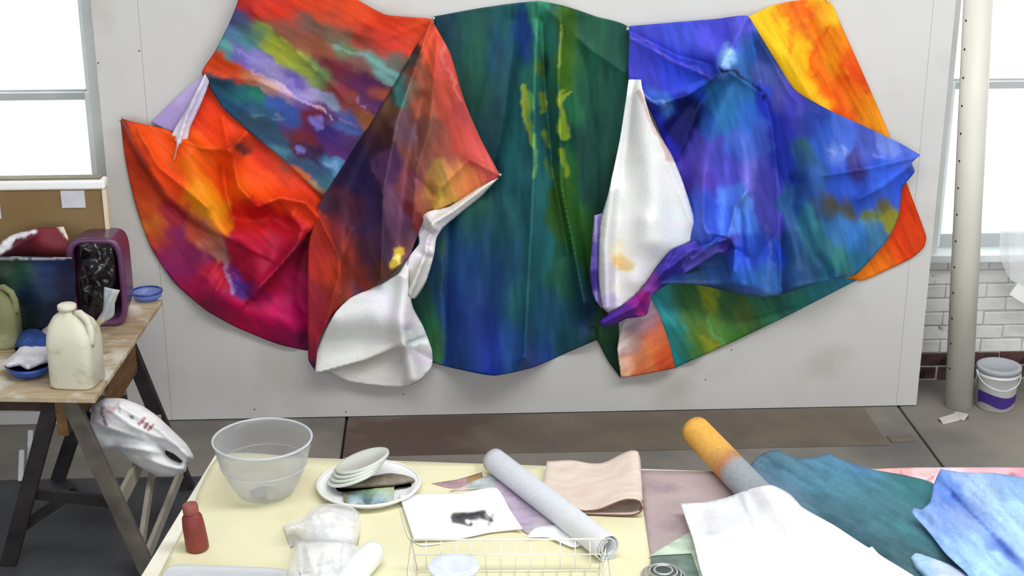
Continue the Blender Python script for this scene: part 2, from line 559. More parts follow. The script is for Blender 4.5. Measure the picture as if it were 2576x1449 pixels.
# ------------------------------------------------------------------ floor
fl = structure(mesh('floor', *boxg(-6, 7, -3, YW + 0.15, -0.12, -0.022), M_joint, smooth=False))
xs = [-6, -3.22, -0.485, 2.25, 4.98, 7]; ys = [-3, 0.6, 3.3, 6.01, YW + 0.1]
for i in range(5):
    for j in range(4):
        if i >= 2 and j == 3: continue
        yend = ys[4] if (i >= 2 and j == 2) else ys[j + 1]
        V, F = boxg(xs[i] + 0.006, xs[i + 1] - 0.006, ys[j] + 0.004, yend - 0.004, -0.03, 0.0)
        bevel(mesh('slab', V, F, M_concdark if j < 3 and i < 2 else M_conc, fl, smooth=False), 0.004, 1)

M_ceil = mat('ceiling_white', '#c9c9c6', '#d4d4d1', 2, 0.9)
structure(mesh('ceiling', *boxg(-6, 7, -3.0, YW + 0.3, 4.6, 4.75), M_ceil, smooth=False))
structure(mesh('wall_rear', *merge([boxg(-6, 7, -3.2, -3.0, 0, 1.0), boxg(-6, 7, -3.2, -3.0, 3.9, 4.6)]), M_ceil, smooth=False))
structure(mesh('wall_left', *boxg(-6.2, -6, -3.0, YW + 0.3, 0, 4.6), M_ceil, smooth=False))
structure(mesh('wall_right', *boxg(7, 7.2, -3.0, YW + 0.3, 0, 4.6), M_ceil, smooth=False))

# ------------------------------------------------------------------ back wall, windows
SILL = 0.70
wl = structure(mesh('wall_back', *merge([
    boxg(-6, 7, YW + 0.02, YW + 0.3, 0, SILL - 0.03),
    boxg(-6, -2.75, YW + 0.0, YW + 0.3, SILL - 0.03, 3.4), boxg(-1.60, 2.42, YW + 0.0, YW + 0.3, SILL - 0.03, 3.4),
    boxg(3.5, 7, YW + 0.0, YW + 0.3, SILL - 0.03, 3.4), boxg(-6, 7, YW + 0.0, YW + 0.3, 3.4, 4.6)]), M_mort, smooth=False))
# plaster above the sill line
structure(mesh('wall_plaster', *merge([boxg(-1.60, 2.42, YW - 0.012, YW - 0.001, SILL, 3.4), boxg(-6, -2.75, YW - 0.012, YW - 0.001, SILL, 3.4), boxg(3.5, 7, YW - 0.012, YW - 0.001, SILL, 3.4)]), M_wall, smooth=False))
bw, bh = 0.215, 0.075
me_cache = {}
for row in range(9):
    z0 = row * bh
    nb = 26
    for c in range(nb):
        x0 = 1.9 + c * bw - (bw / 2 if row % 2 else 0)
        if x0 > 4.2: break
        bare = row < 2
        key = (bare, c % 4, row % 2)
        if key not in me_cache:
            jz = random.uniform(0, 0.006)
            V, F = boxg(0.003, bw - 0.003, -0.004 - jz, 0.02, 0.003, bh - 0.003)
            V = V + RNG.normal(0, 0.0022, V.shape)
            me = bpy.data.meshes.new('brick'); me.from_pydata(V.tolist(), [], F); me.materials.append(M_redbrick if bare else M_brick)
            me_cache[key] = me
        o = bpy.data.objects.new('brick', me_cache[key]); COL.objects.link(o); o.parent = wl
        o.location = tuple(np.array([x0, YW + 0.02, z0]) - ORG[wl])
        o.rotation_euler = (random.uniform(-.02, .02), random.uniform(-.012, .012), 0)
        bevel(o, 0.006, 2)


def window(name, x0, x1, z0, z1, rail):
    """double-hung window set into the wall: jambs, two sashes, panes and a sill"""
    c = np.array([(x0 + x1) / 2, YW + 0.1, z0])
    w = bpy.data.objects.new(name, None); COL.objects.link(w); w.location = tuple(c); ORG[w] = c; structure(w)
    for a, b in ((x0, x0 + 0.05), (x1 - 0.05, x1)):
        bevel(mesh('jamb', *boxg(a, b, YW - 0.02, YW + 0.2, z0, z1), M_frame, w, smooth=False), 0.004)
    bevel(mesh('head', *boxg(x0, x1, YW - 0.02, YW + 0.2, z1 - 0.05, z1), M_frame, w, smooth=False), 0.004)
    s = bevel(mesh('window_sill', *boxg(x0 - 0.05, x1 + 0.05, YW - 0.07, YW + 0.2, z0 - 0.035, z0 + 0.005), M_frame, w, smooth=False), 0.005)
    for nm, y, a, b in (('upper_sash', YW + 0.13, rail - 0.012, z1 - 0.05), ('lower_sash', YW + 0.09, z0 + 0.005, rail + 0.02)):
        k = 0.045
        u0, u1 = x0 + 0.05, x1 - 0.05
        parts = [boxg(u0, u0 + k, y - 0.02, y + 0.02, a, b), boxg(u1 - k, u1, y - 0.02, y + 0.02, a, b)]
        s = bevel(mesh(nm, *merge(parts), M_frame, w, smooth=False), 0.004)
        lowr = (a, a + (0.04 if nm == 'upper_sash' else 0.07)); upr = (b - 0.035, b)
        for q in (lowr, upr):
            mesh('rail', *boxg(u0 + k, u1 - k, y - 0.02, y + 0.02, *q), M_sash, s, smooth=False)
        mesh('pane', *boxg(u0 + k, u1 - k, y - 0.003, y + 0.003, lowr[1], upr[0]), M_pane, s, smooth=False)
    return w


window('window_1', -2.72, -1.60, SILL, 3.35, 1.52)
window('window_2', 2.42, 3.46, SILL, 3.35, 1.53)

# ------------------------------------------------------------------ display board
XL, XR, ZB, ZTOP = -1.535, 2.338, 0.006, 2.52
bd = thing('display_board', 'large white-painted display board standing on the floor behind the hung canvas', 'board', ((XL + XR) / 2, YB + 0.03, 0))
for a, b in ((XL, -1.33), (-1.33, 2.235), (2.235, XR)):
    mesh('panel', *boxg(a + 0.0006, b - 0.0006, YB, YB + 0.025, ZB, ZTOP), M_board, bd, smooth=False)
for x in (-1.45, 0.36, 2.2):
    mesh('back_batten', *boxg(x - 0.04, x + 0.04, YB + 0.025, YB + 0.09, ZB, ZTOP), M_palewood, bd, smooth=False)
for (x, y) in ((350, 128), (247, 158), (1775, 955), (1840, 880), (640, 1030), (1015, 992), (870, 1036)):
    c = ay(x, y, YB - 0.001)
    V, F = latheg([(0.0001, 0), (0.004, 0), (0.003, 0.0015), (0.0001, 0.002)], 10, c, (0, -1, 0))
    mesh('nail_head', V, F, M_dark, bd)

# ------------------------------------------------------------------ draped painting
cv = thing('draped_canvas', 'huge unstretched painted canvas in red, green, blue and orange draped on the white board', 'painting', (0.4, YB - 0.02, 0.2))
G = 0.84

# yellow and orange strip behind the blue
sheet('orange_panel', [(1882, 42), (1940, 15), (1995, 3), (2040, -1), (2085, 0), (2120, 72), (2180, 205), (2240, 345), (2287, 478), (2330, 595), (2324, 622), (2295, 648), (2240, 675), (2165, 706), (2100, 690), (2120, 600), (2180, 450), (2100, 330), (1990, 250), (1920, 150)],
      P_canvas, cv, 0.012,
      [('r', [(1890, 45), (1990, 160), (2070, 290)], 40, 0.03), ('c', [(2085, 2), (2190, 240), (2320, 590)], 30, 0.012), ('r', [(2010, 20), (2060, 150), (2150, 300)], 25, -0.012), ('c', [(2100, 60), (2130, 190)], 25, 0.015)],
      [(1900, 60, '#ffc41c', 60), (1960, 90, '#ffc21c', 60), (2000, 170, '#f8bb18', 60), (2040, 230, '#f6b81a', 45), (1950, 45, '#f89a18', 30), (2010, 35, '#ec5a10', 40), (1980, 20, '#f07a14', 25),
       (2060, 20, '#fca81c', 35), (2085, 40, '#ffb21c', 30), (2075, 80, '#f07a10', 30), (2110, 110, '#f28a14', 30), (2140, 130, '#e85a0c', 30), (2060, 130, '#ee6a0e', 30), (2100, 170, '#f2940f', 28), (2060, 180, '#e85c0c', 30),
       (2160, 190, '#e04a0c', 35), (2120, 210, '#ea660c', 30), (2090, 230, '#e6520c', 35), (2150, 250, '#ee7a10', 35), (2130, 290, '#e6560c', 30), (2200, 290, '#f49214', 35), (2230, 340, '#f49c1e', 30), (2180, 320, '#f28a14', 30),
       (2290, 520, '#d8380c', 60), (2310, 600, '#dc4410', 50), (2260, 610, '#e03c0c', 50), (2220, 655, '#ee6c0e', 40), (2190, 690, '#f07a10', 40)],
      [([(1993, 70), (1992, 110)], 12, '#ec5a10', .5), ([(2050, 175), (2045, 150), (2065, 110), (2080, 60)], 9, '#e8600c', .8)], aniso=(60, .8), wob=16, gain=0.96)

# green strip hanging below the blue pouch
sheet('green_hem', [(1636, 700), (1760, 690), (1900, 720), (2060, 690), (2165, 700), (2130, 718), (2000, 785), (1850, 857), (1697, 926), (1680, 870), (1655, 800), (1638, 760)],
      P_canvas, cv, 0.01, [('r', [(1650, 800), (1800, 850), (1990, 790)], 30, 0.012), ('r', [(1720, 800), (1740, 900)], 25, 0.015), ('c', [(1700, 740), (1860, 790), (2040, 745)], 14, -0.02)],
      [(1650, 740, '#2a8a94'), (1670, 790, '#2f9aa0', 35), (1700, 830, '#2f8f8c', 30), (1690, 890, '#1f7a80', 35), (1740, 800, '#4a7438', 35), (1720, 750, '#2c5a34', 35), (1760, 840, '#6a8a28', 30), (1790, 870, '#8a9a2c', 22), (1740, 890, '#3a7038', 28), (1790, 755, '#7a8a24', 25),
       (1810, 830, '#5a8c38', 26), (1850, 830, '#3f7a34', 28), (1870, 800, '#5a6a24', 26), (1840, 780, '#2a5638', 35), (1900, 815, '#34683c', 30), (1940, 790, '#2e6e50', 35), (2000, 765, '#2a7468', 35), (2070, 730, '#2a707c', 40), (2140, 710, '#2c7090', 40), (1950, 745, '#1e4a4a', 40)],
      [([(1770, 850), (1800, 880), (1790, 895)], 9, '#a0a83c', .7), ([(1780, 800), (1800, 850), (1840, 880)], 6, '#6ab070', .6)], aniso=(60, .6), gain=1.15)

sheet('peach_corner', [(1640, 752), (1600, 765), (1566, 815), (1553, 880), (1562, 952), (1630, 940), (1699, 926), (1684, 865), (1660, 795)],
      P_canvas, cv, 0.03, [('c', [(1556, 880), (1565, 945)], 12, 0.03), ('r', [(1620, 800), (1640, 930)], 40, 0.03)],
      [(1600, 810, '#b0a0b0', 25), (1630, 820, '#b07a88', 25), (1650, 840, '#d06a48', 25), (1575, 860, '#d8c8c8', 22), (1600, 850, '#c89080', 25), (1570, 910, '#f0c8b0', 18), (1566, 940, '#f0b898', 15), (1600, 900, '#e89870', 25), (1630, 890, '#e07a40', 25), (1670, 900, '#d85a30', 25), (1620, 930, '#e88050', 25), (1680, 920, '#c84a28', 20), (1585, 880, '#b88070', 15)],
      gain=1.05, aniso=(-30, .6))

# central green fall
sheet('green_panel', [(1090, 42), (1200, 22), (1300, 8), (1357, 3), (1420, 15), (1500, 42), (1581, 70), (1587, 200), (1585, 420), (1570, 560), (1560, 700), (1556, 860), (1562, 952), (1530, 908), (1502, 855), (1420, 890), (1340, 925), (1245, 945), (1180, 935), (1090, 912), (1060, 880), (1020, 780), (1040, 620), (1120, 480), (1150, 350), (1110, 180)],
      P_canvas, cv, 0.022,
      [('c', [(1355, 6), (1345, 200), (1342, 450), (1320, 900)], 24, (0.045, 0.12)), ('r', [(1352, 20), (1340, 300), (1290, 700), (1240, 940)], 70, (0.01, 0.10)),
       ('c', [(1362, 50), (1370, 220), (1388, 420), (1430, 640)], 15, (-0.06, -0.05)), ('c', [(1412, 40), (1405, 200), (1412, 470), (1470, 760)], 18, (0.035, 0.10)),
       ('r', [(1440, 60), (1470, 350), (1480, 600), (1490, 800)], 28, (-0.02, -0.05)), ('r', [(1290, 60), (1235, 340), (1190, 470)], 34, (-0.022, -0.06)),
       ('r', [(1300, 500), (1350, 700), (1400, 890)], 30, -0.02), ('c', [(1360, 6), (1480, 120), (1570, 180)], 20, 0.016), ('c', [(1130, 560), (1125, 720), (1120, 900)], 12, -0.012), ('r', [(1180, 480), (1160, 700), (1180, 930)], 45, 0.05),
       ('s', [(1560, 560), (1500, 760), (1500, 855)], 50, 0.03)],
      [(1130, 60, '#123848', 40), (1200, 60, '#1c5048', 45), (1280, 50, '#1d5a5c', 35), (1310, 70, '#1c3c88', 26), (1320, 110, '#1a3a80', 24), (1150, 110, '#1a4a54', 40), (1190, 130, '#1f5a44', 45), (1250, 130, '#1e4a68', 40), (1200, 210, '#1c4c40', 45), (1280, 190, '#1f5258', 40), (1180, 260, '#17403c', 40),
       (1345, 40, '#3a9070', 18), (1345, 120, '#2f7a5a', 20), (1352, 160, '#5a8030', 12), (1330, 200, '#2a7060', 25), (1300, 260, '#1e5a60', 30), (1240, 320, '#153c44', 40), (1230, 420, '#154046', 40), (1290, 380, '#24666a', 35), (1290, 470, '#26646e', 40),
       (1365, 150, '#12382c', 14), (1385, 110, '#2a6a5c', 18), (1430, 90, '#3c6420', 22), (1420, 140, '#4a7420', 20), (1425, 190, '#4a7c24', 20), (1450, 170, '#245a30', 24), (1390, 200, '#265e4c', 15), (1500, 80, '#1e5a44', 40), (1550, 90, '#1c5044', 35), (1480, 220, '#1a5040', 40), (1540, 200, '#174a3c', 45), (1530, 330, '#174a40', 45), (1450, 270, '#2a7048', 20), (1480, 400, '#15443c', 40), (1540, 460, '#123a34', 40),
       (1440, 420, '#2f6e3c', 20), (1420, 480, '#3a6a28', 20), (1400, 540, '#3a6830', 22), (1440, 560, '#2e6228', 25), (1480, 620, '#245420', 30), (1340, 480, '#2e7478', 28), (1330, 540, '#2a6c74', 30), (1350, 620, '#2a6a70', 30), (1250, 540, '#1c5058', 45), (1180, 560, '#1e5254', 40), (1210, 500, '#205848', 35),
       (1140, 620, '#1b4878', 35), (1180, 690, '#1a3f7a', 45), (1150, 780, '#1c3c84', 45), (1220, 620, '#1b4668', 40), (1260, 720, '#1b4272', 40), (1300, 760, '#2a6a72', 35), (1290, 660, '#20526a', 35), (1220, 820, '#17307a', 40), (1230, 900, '#1a34a0', 40), (1180, 900, '#1c3f86', 40), (1290, 860, '#2a5aa0', 35), (1290, 920, '#3a66b8', 30), (1340, 830, '#28607c', 35), (1350, 890, '#26489c', 35), (1400, 800, '#265a78', 30), (1430, 850, '#1d4c5c', 30), (1420, 700, '#24604c', 30), (1470, 780, '#183f5c', 30), (1450, 730, '#1b4a4c', 28),
       (1075, 820, '#23603c', 28), (1090, 860, '#3a7040', 22), (1060, 780, '#164038', 30), (1070, 880, '#2a6a58', 22), (1115, 620, '#3a5c38', 14), (1100, 700, '#183f58', 26), (1540, 900, '#16382a', 40), (1520, 850, '#1a4022', 30), (1530, 760, '#1a3a20', 30), (1540, 640, '#143824', 35)],
      [([(1316, 222), (1328, 300), (1338, 370)], (11, 5), '#a8c040', .85), ([(1332, 240), (1338, 330)], (8, 5), '#6ab058', .7), ([(1362, 238), (1364, 280)], (10, 8), '#8a9a20', .8), ([(1368, 330), (1378, 370)], (9, 6), '#7e9a2c', .75), ([(1410, 60), (1404, 170)], (2.5, 2.5), '#b8c860', .7),
       ([(1412, 232), (1410, 290)], (7, 6), '#a0b838', .8), ([(1432, 236), (1412, 254)], (4, 7), '#a8bc3c', .8), ([(1412, 300), (1424, 345)], (12, 9), '#94b42c', .85), ([(1414, 385), (1426, 440)], (10, 9), '#88a428', .85), ([(1376, 400), (1382, 445)], (8, 7), '#5c8c30', .6), ([(1340, 340), (1346, 440)], (7, 5), '#7ac068', .7), ([(1340, 20), (1350, 100)], 6, '#4a9c80', .5), ([(1118, 560), (1112, 720), (1108, 880)], 2, '#4a7a80', .6)],
      gain=0.92, aniso=(88, .5), wob=6)

# big red fall at the far left
sheet('red_panel', [(302, 298), (360, 312), (420, 326), (455, 345), (490, 262), (520, 205), (590, 230), (700, 330), (830, 430), (850, 500), (805, 560), (790, 700), (800, 870), (778, 882), (700, 866), (600, 826), (520, 782), (440, 712), (380, 622), (340, 512), (315, 400)],
      P_canvas, cv, 0.02,
      [('s', [(575, 605), (480, 560), (410, 492), (350, 395), (305, 300)], 70, 0.055), ('c', [(575, 378), (510, 372), (440, 345)], 18, 0.035), ('c', [(575, 378), (620, 335)], 20, 0.03), ('c', [(582, 385), (600, 470), (652, 520)], 22, 0.06),
       ('c', [(560, 392), (568, 480), (585, 545)], 16, -0.05), ('r', [(470, 400), (520, 500), (566, 592)], 38, 0.05), ('c', [(640, 522), (705, 497), (770, 510), (800, 545)], 24, 0.06), ('r', [(600, 560), (680, 540), (735, 570)], 26, -0.05),
       ('c', [(735, 545), (760, 575), (748, 620), (642, 738)], 16, 0.05), ('r', [(610, 590), (650, 640), (640, 720)], 34, 0.04), ('s', [(775, 590), (700, 680), (640, 742)], 60, 0.05), ('r', [(545, 640), (600, 690), (630, 745)], 22, -0.03), ('c', [(575, 605), (560, 650), (520, 700)], 16, 0.025), ('r', [(540, 740), (640, 790), (760, 820)], 40, 0.04),
       ('c', [(440, 520), (520, 590), (575, 605)], 12, -0.03), ('c', [(350, 330), (400, 420), (520, 520)], 18, 0.03), ('c', [(560, 300), (575, 378)], 16, 0.02), ('c', [(600, 680), (560, 700), (530, 760)], 10, 0.02), ('r', [(775, 600), (770, 740), (775, 870)], 25, -0.03)],
      [(310, 320, '#a03020', 30), (330, 400, '#b43418', 35), (345, 470, '#b83818', 35), (360, 520, '#c85020', 35), (385, 570, '#d07028', 25), (400, 600, '#c04028', 30), (430, 640, '#902858', 35), (460, 680, '#8a2060', 35), (480, 720, '#a01a50', 35), (540, 770, '#980c48', 40), (620, 810, '#c00850', 45), (720, 850, '#8a104a', 40), (760, 780, '#a80a50', 45), (690, 800, '#c80858', 45), (640, 780, '#c0104a', 35),
       (350, 320, '#e04810', 30), (400, 340, '#f05010', 40), (450, 370, '#f45a10', 40), (520, 260, '#ec3a10', 45), (560, 320, '#ec4010', 45), (480, 430, '#f47410', 35), (500, 480, '#f48a10', 32), (535, 530, '#ec9418', 28), (560, 430, '#ea5010', 30), (440, 450, '#e84410', 35), (520, 410, '#ec5a10', 35), (550, 570, '#ec8418', 22),
       (620, 420, '#ee4c18', 35), (600, 350, '#d03c18', 25), (613, 375, '#7a3028', 22), (650, 400, '#d03018', 30), (700, 430, '#d83c1c', 35), (710, 425, '#7a5a40', 16), (660, 460, '#f45010', 35), (720, 500, '#ee4018', 40), (780, 520, '#dc3818', 40), (600, 470, '#f06010', 25), (650, 545, '#c01818', 30), (700, 560, '#b41028', 30), (745, 580, '#d42838', 25), (640, 600, '#c41838', 35), (600, 640, '#bc1840', 35), (700, 640, '#a81038', 40), (680, 700, '#a8103a', 35), (620, 560, '#d02a18', 25),
       (420, 540, '#b02838', 28), (400, 480, '#c03c20', 25), (450, 590, '#902860', 28), (490, 590, '#d05038', 22), (525, 605, '#d88068', 26), (560, 640, '#c0988a', 20), (500, 640, '#8a2058', 28), (530, 690, '#c82844', 26), (500, 725, '#c41850', 28), (740, 700, '#a01048', 35), (760, 640, '#801030', 35), (770, 860, '#4a1040', 25), (620, 730, '#5a2070', 22), (660, 760, '#8a0c48', 25)],
      [([(560, 668), (580, 700), (592, 720)], (5, 12), '#a890c8', .8), ([(585, 665), (608, 715), (622, 745)], (12, 16), '#48308c', .75), ([(604, 372), (622, 384)], 9, '#5a2a28', .8)],
      gain=1.0, aniso=(45, .75), wob=10)

sheet('lilac_reverse', [(508, 190), (450, 240), (380, 308), (436, 332), (470, 300), (500, 240), (522, 205)], P_raw, cv, 0.02, [('c', [(510, 192), (430, 330)], 30, 0.015)],
      [(480, 240, '#b8a8dc'), (420, 300, '#a898d0'), (500, 210, '#c8bce4')], gain=1.1)
sheet('white_curl', [(516, 186), (526, 206), (505, 262), (478, 322), (470, 356), (450, 366), (438, 408), (434, 395), (444, 360), (432, 340), (462, 284), (490, 232)], P_raw, cv, 0.085,
      [('c', [(516, 190), (470, 290), (448, 360), (437, 404)], 9, 0.03)], [(510, 205, '#d4d0e8', 30), (480, 270, '#c8c4e0', 30), (460, 330, '#d8d8e8', 25), (440, 395, '#c87868', 14)], gain=1.15, step=5)

# multicoloured fall, pinned top right
sheet('mixed_colour_panel', [(612, -45), (596, 10), (575, 62), (540, 130), (508, 182), (526, 217), (560, 270), (620, 326), (700, 391), (770, 456), (812, 497), (858, 425), (936, 306), (1016, 172), (1088, 58), (1084, 48), (1040, 44), (970, 37), (900, 0), (840, -30), (720, -50)],
      P_canvas, cv, 0.075,
      [('r', [(600, -20), (760, 120), (1000, 180)], 60, 0.02), ('r', [(560, 120), (720, 230), (880, 360)], 40, 0.02), ('c', [(640, 30), (800, 180), (880, 260)], 22, 0.016), ('r', [(700, 60), (900, 110), (1070, 70)], 40, -0.016), ('c', [(1080, 55), (960, 100), (800, 60)], 30, 0.012), ('c', [(520, 195), (640, 200), (770, 260), (880, 310)], 16, 0.014), ('r', [(830, 100), (870, 300), (830, 470)], 40, 0.02)],
      [(620, 0, '#b42820', 30), (660, 15, '#d02c14', 30), (700, 5, '#dc3014', 40), (800, 10, '#dc4018', 40), (880, 20, '#e44818', 40), (1000, 55, '#de3818', 35), (1060, 75, '#e44a20', 35), (980, 105, '#c83020', 35), (1040, 115, '#da4020', 30), (600, 50, '#4a4a80', 25), (575, 90, '#5070a0', 22), (640, 80, '#508070', 22), (565, 118, '#5a9a98', 18), (610, 105, '#4a8a90', 18),
       (660, 75, '#98a840', 18), (690, 110, '#a4b038', 22), (720, 145, '#b0b840', 22), (760, 175, '#98a848', 20), (800, 185, '#6a8858', 20), (700, 60, '#7a4838', 25), (770, 55, '#6a5850', 25), (840, 45, '#a84028', 25), (850, 85, '#6a5848', 25), (800, 110, '#905038', 25), (930, 115, '#9a3828', 25), (880, 125, '#608058', 18), (940, 150, '#60948c', 18), (900, 150, '#784c48', 20), (1000, 150, '#5a6a60', 20), (985, 190, '#7aa4a4', 16), (1030, 165, '#604840', 20),
       (600, 130, '#6a58b0', 18), (640, 145, '#8478c0', 18), (690, 180, '#8a80b8', 18), (740, 205, '#7058b8', 18), (780, 235, '#b0a0d4', 16), (820, 250, '#8898b8', 16), (535, 160, '#e04818', 20), (575, 172, '#e44a18', 20), (620, 195, '#cc7858', 16), (670, 215, '#d8a8a0', 15), (720, 240, '#c0a0c8', 15), (760, 262, '#8878d4', 16),
       (570, 215, '#1f4860', 20), (600, 232, '#2a7884', 20), (645, 245, '#308c7a', 20), (600, 270, '#204c70', 22), (660, 280, '#3a6a90', 22), (700, 262, '#4a6cc8', 18), (720, 300, '#3a5cac', 20), (650, 312, '#304a60', 22), (690, 345, '#345878', 22),
       (850, 180, '#742838', 24), (880, 205, '#602a58', 24), (925, 225, '#582458', 22), (850, 225, '#84303a', 20), (895, 262, '#84403a', 20), (945, 260, '#5a3064', 20), (785, 285, '#7c2c48', 18), (830, 290, '#5a3070', 18), (760, 335, '#742838', 22), (830, 345, '#443488', 20), (862, 318, '#4a64a8', 16), (790, 392, '#3a2650', 20), (850, 365, '#6a3a84', 20), (880, 300, '#4a5094', 16), (715, 385, '#5088a0', 16), (735, 405, '#3a5070', 16), (790, 425, '#3c5a80', 18), (840, 415, '#5a94c4', 14), (820, 460, '#407088', 18), (775, 465, '#b89a74', 14), (745, 435, '#c86a3c', 14), (805, 492, '#7a5a40', 14), (950, 235, '#b0582c', 14), (920, 300, '#8a522a', 18), (890, 370, '#50386a', 20), (760, 380, '#542a48', 16)],
      [([(797, 308), (805, 318)], 12, '#8c84e8', .85), ([(757, 372), (762, 380)], 8, '#8078d0', .85), ([(690, 130), (760, 165), (790, 172)], (9, 5), '#bcc048', .5), ([(600, 128), (700, 190), (780, 240)], (4, 8), '#9a90d0', .5), ([(640, 175), (720, 222), (770, 262), (840, 300)], (4, 3), '#d8b8c8', .6), ([(850, 115), (930, 150), (1000, 185)], (4, 7), '#7aacb0', .5), ([(830, 410), (845, 425)], 7, '#88b8e8', .7), ([(690, 290), (712, 300), (690, 310)], 2, '#a8c0b0', .5), ([(640, 290), (660, 300)], 2.5, '#90b0a8', .5), ([(860, 300), (900, 320)], 3, '#c0b0d8', .5), ([(905, 255), (925, 268)], 4, '#a070b8', .7)],
      gain=G, aniso=(30, .5), wob=9, step=5.5)

# brown-red flap folded forward between red and green
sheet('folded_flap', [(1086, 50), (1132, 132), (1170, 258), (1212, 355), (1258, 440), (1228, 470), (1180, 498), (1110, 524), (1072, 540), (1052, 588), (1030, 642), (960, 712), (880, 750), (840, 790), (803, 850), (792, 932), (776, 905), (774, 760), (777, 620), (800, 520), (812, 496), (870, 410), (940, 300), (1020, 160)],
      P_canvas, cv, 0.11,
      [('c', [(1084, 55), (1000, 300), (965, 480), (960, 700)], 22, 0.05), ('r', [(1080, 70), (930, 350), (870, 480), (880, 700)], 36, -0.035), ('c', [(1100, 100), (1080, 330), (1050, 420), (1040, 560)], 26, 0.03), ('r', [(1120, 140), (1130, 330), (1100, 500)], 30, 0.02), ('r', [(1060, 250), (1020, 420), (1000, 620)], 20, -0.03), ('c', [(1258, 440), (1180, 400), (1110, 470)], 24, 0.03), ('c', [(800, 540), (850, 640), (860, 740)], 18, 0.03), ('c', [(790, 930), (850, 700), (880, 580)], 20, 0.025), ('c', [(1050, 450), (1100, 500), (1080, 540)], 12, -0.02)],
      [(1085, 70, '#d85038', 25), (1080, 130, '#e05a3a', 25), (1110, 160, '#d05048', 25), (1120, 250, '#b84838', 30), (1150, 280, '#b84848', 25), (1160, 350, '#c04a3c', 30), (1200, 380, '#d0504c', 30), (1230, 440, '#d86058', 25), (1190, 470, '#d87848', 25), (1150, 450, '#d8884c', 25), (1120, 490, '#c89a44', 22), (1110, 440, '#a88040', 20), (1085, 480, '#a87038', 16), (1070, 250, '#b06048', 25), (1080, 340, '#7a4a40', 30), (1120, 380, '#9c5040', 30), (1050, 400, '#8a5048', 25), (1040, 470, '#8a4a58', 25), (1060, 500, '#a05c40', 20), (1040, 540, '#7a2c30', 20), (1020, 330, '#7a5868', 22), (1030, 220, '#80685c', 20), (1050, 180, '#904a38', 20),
       (1010, 210, '#307070', 16), (1000, 240, '#4a8480', 14), (1030, 150, '#344844', 18), (980, 270, '#6a4a34', 20), (960, 310, '#4a2c28', 24), (930, 350, '#3a2030', 28), (985, 240, '#2e4440', 14), (1045, 120, '#30302c', 13), (900, 400, '#1f1640', 30), (920, 450, '#241a44', 30), (860, 440, '#2a1a40', 26), (880, 520, '#4c2438', 34), (830, 510, '#3a2036', 26), (850, 580, '#702830', 30), (930, 540, '#33244c', 28), (970, 420, '#5c3a64', 22), (990, 520, '#7a5070', 26), (1000, 580, '#6c4866', 26), (960, 600, '#4a3050', 26), (920, 640, '#4a2a40', 30), (1010, 620, '#7a4c58', 20), (960, 690, '#5c3428', 22), (900, 690, '#7a3024', 30), (870, 620, '#8a3028', 28), (820, 600, '#b03024', 30), (790, 560, '#b83828', 26), (800, 660, '#b02c28', 28), (840, 680, '#c03c24', 28), (830, 740, '#9a3028', 26), (870, 730, '#903c2c', 24), (790, 760, '#982438', 26), (800, 830, '#a02438', 24), (785, 890, '#802038', 22), (785, 925, '#402048', 16), (900, 735, '#4a2848', 16)],  # dark points left of the fold mix paint colour with painted fold shade
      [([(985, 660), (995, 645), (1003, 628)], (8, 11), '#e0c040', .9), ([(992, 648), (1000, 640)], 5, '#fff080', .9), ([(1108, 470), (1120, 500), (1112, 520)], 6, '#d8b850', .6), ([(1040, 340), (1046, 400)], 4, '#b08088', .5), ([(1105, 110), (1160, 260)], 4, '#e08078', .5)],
      gain=0.98, aniso=(70, .6), wob=9)

# unpainted reverse, lower left of centre
sheet('white_reverse', [(1030, 645), (1000, 690), (940, 722), (880, 750), (845, 785), (815, 840), (790, 905), (790, 936), (828, 938), (880, 960), (950, 970), (1020, 974), (1060, 955), (1086, 920), (1086, 880), (1064, 820), (1040, 775), (1028, 720)],
      P_raw, cv, 0.085,
      [('c', [(800, 935), (920, 905), (1010, 870)], 14, 0.045), ('r', [(1020, 700), (1010, 800), (1030, 900), (1040, 950)], 26, 0.05), ('r', [(850, 800), (930, 790), (1000, 820)], 50, 0.05), ('s', [(800, 940), (920, 905), (1010, 868), (1020, 960)], 50, -0.035), ('c', [(1025, 830), (1040, 880), (1085, 905)], 10, -0.03), ('c', [(1005, 690), (960, 720)], 14, 0.02)],
      [(900, 800, '#d4d6d6', 60), (850, 860, '#d6d8d4', 50), (960, 760, '#d4d2de', 40), (1000, 720, '#dce4e8', 35), (1010, 800, '#dcd6e8', 30), (1000, 850, '#d6d6d2', 40), (950, 930, '#d2d0cc', 50), (1040, 850, '#d8e8ee', 30), (1060, 900, '#dcd4ec', 30), (1040, 940, '#e0e6f0', 30), (1020, 820, '#c8c0e0', 15)], gain=1.25)
sheet('white_rolled_edge', [(1256, 446), (1200, 474), (1130, 519), (1072, 534), (1050, 566), (1054, 612), (1030, 645), (1020, 700), (1030, 752), (1046, 750), (1072, 708), (1092, 640), (1098, 600), (1116, 572), (1160, 535), (1210, 495)],
      P_raw, cv, 0.10, [('c', [(1240, 455), (1140, 530), (1090, 560), (1070, 640), (1030, 740)], 16, 0.05), ('c', [(1055, 570), (1085, 590), (1080, 620)], 8, -0.03), ('c', [(1075, 545), (1095, 575)], 8, 0.03), ('c', [(1060, 640), (1085, 650)], 7, -0.03)],
      [(1200, 490, '#d8d6d0', 40), (1100, 545, '#dcd8da', 35), (1065, 580, '#d0ccd4', 25), (1085, 610, '#e4dce6', 25), (1060, 690, '#d2ceca', 35), (1035, 740, '#c8c6c0', 25), (1040, 650, '#e0dce4', 25)], gain=1.2, step=5)

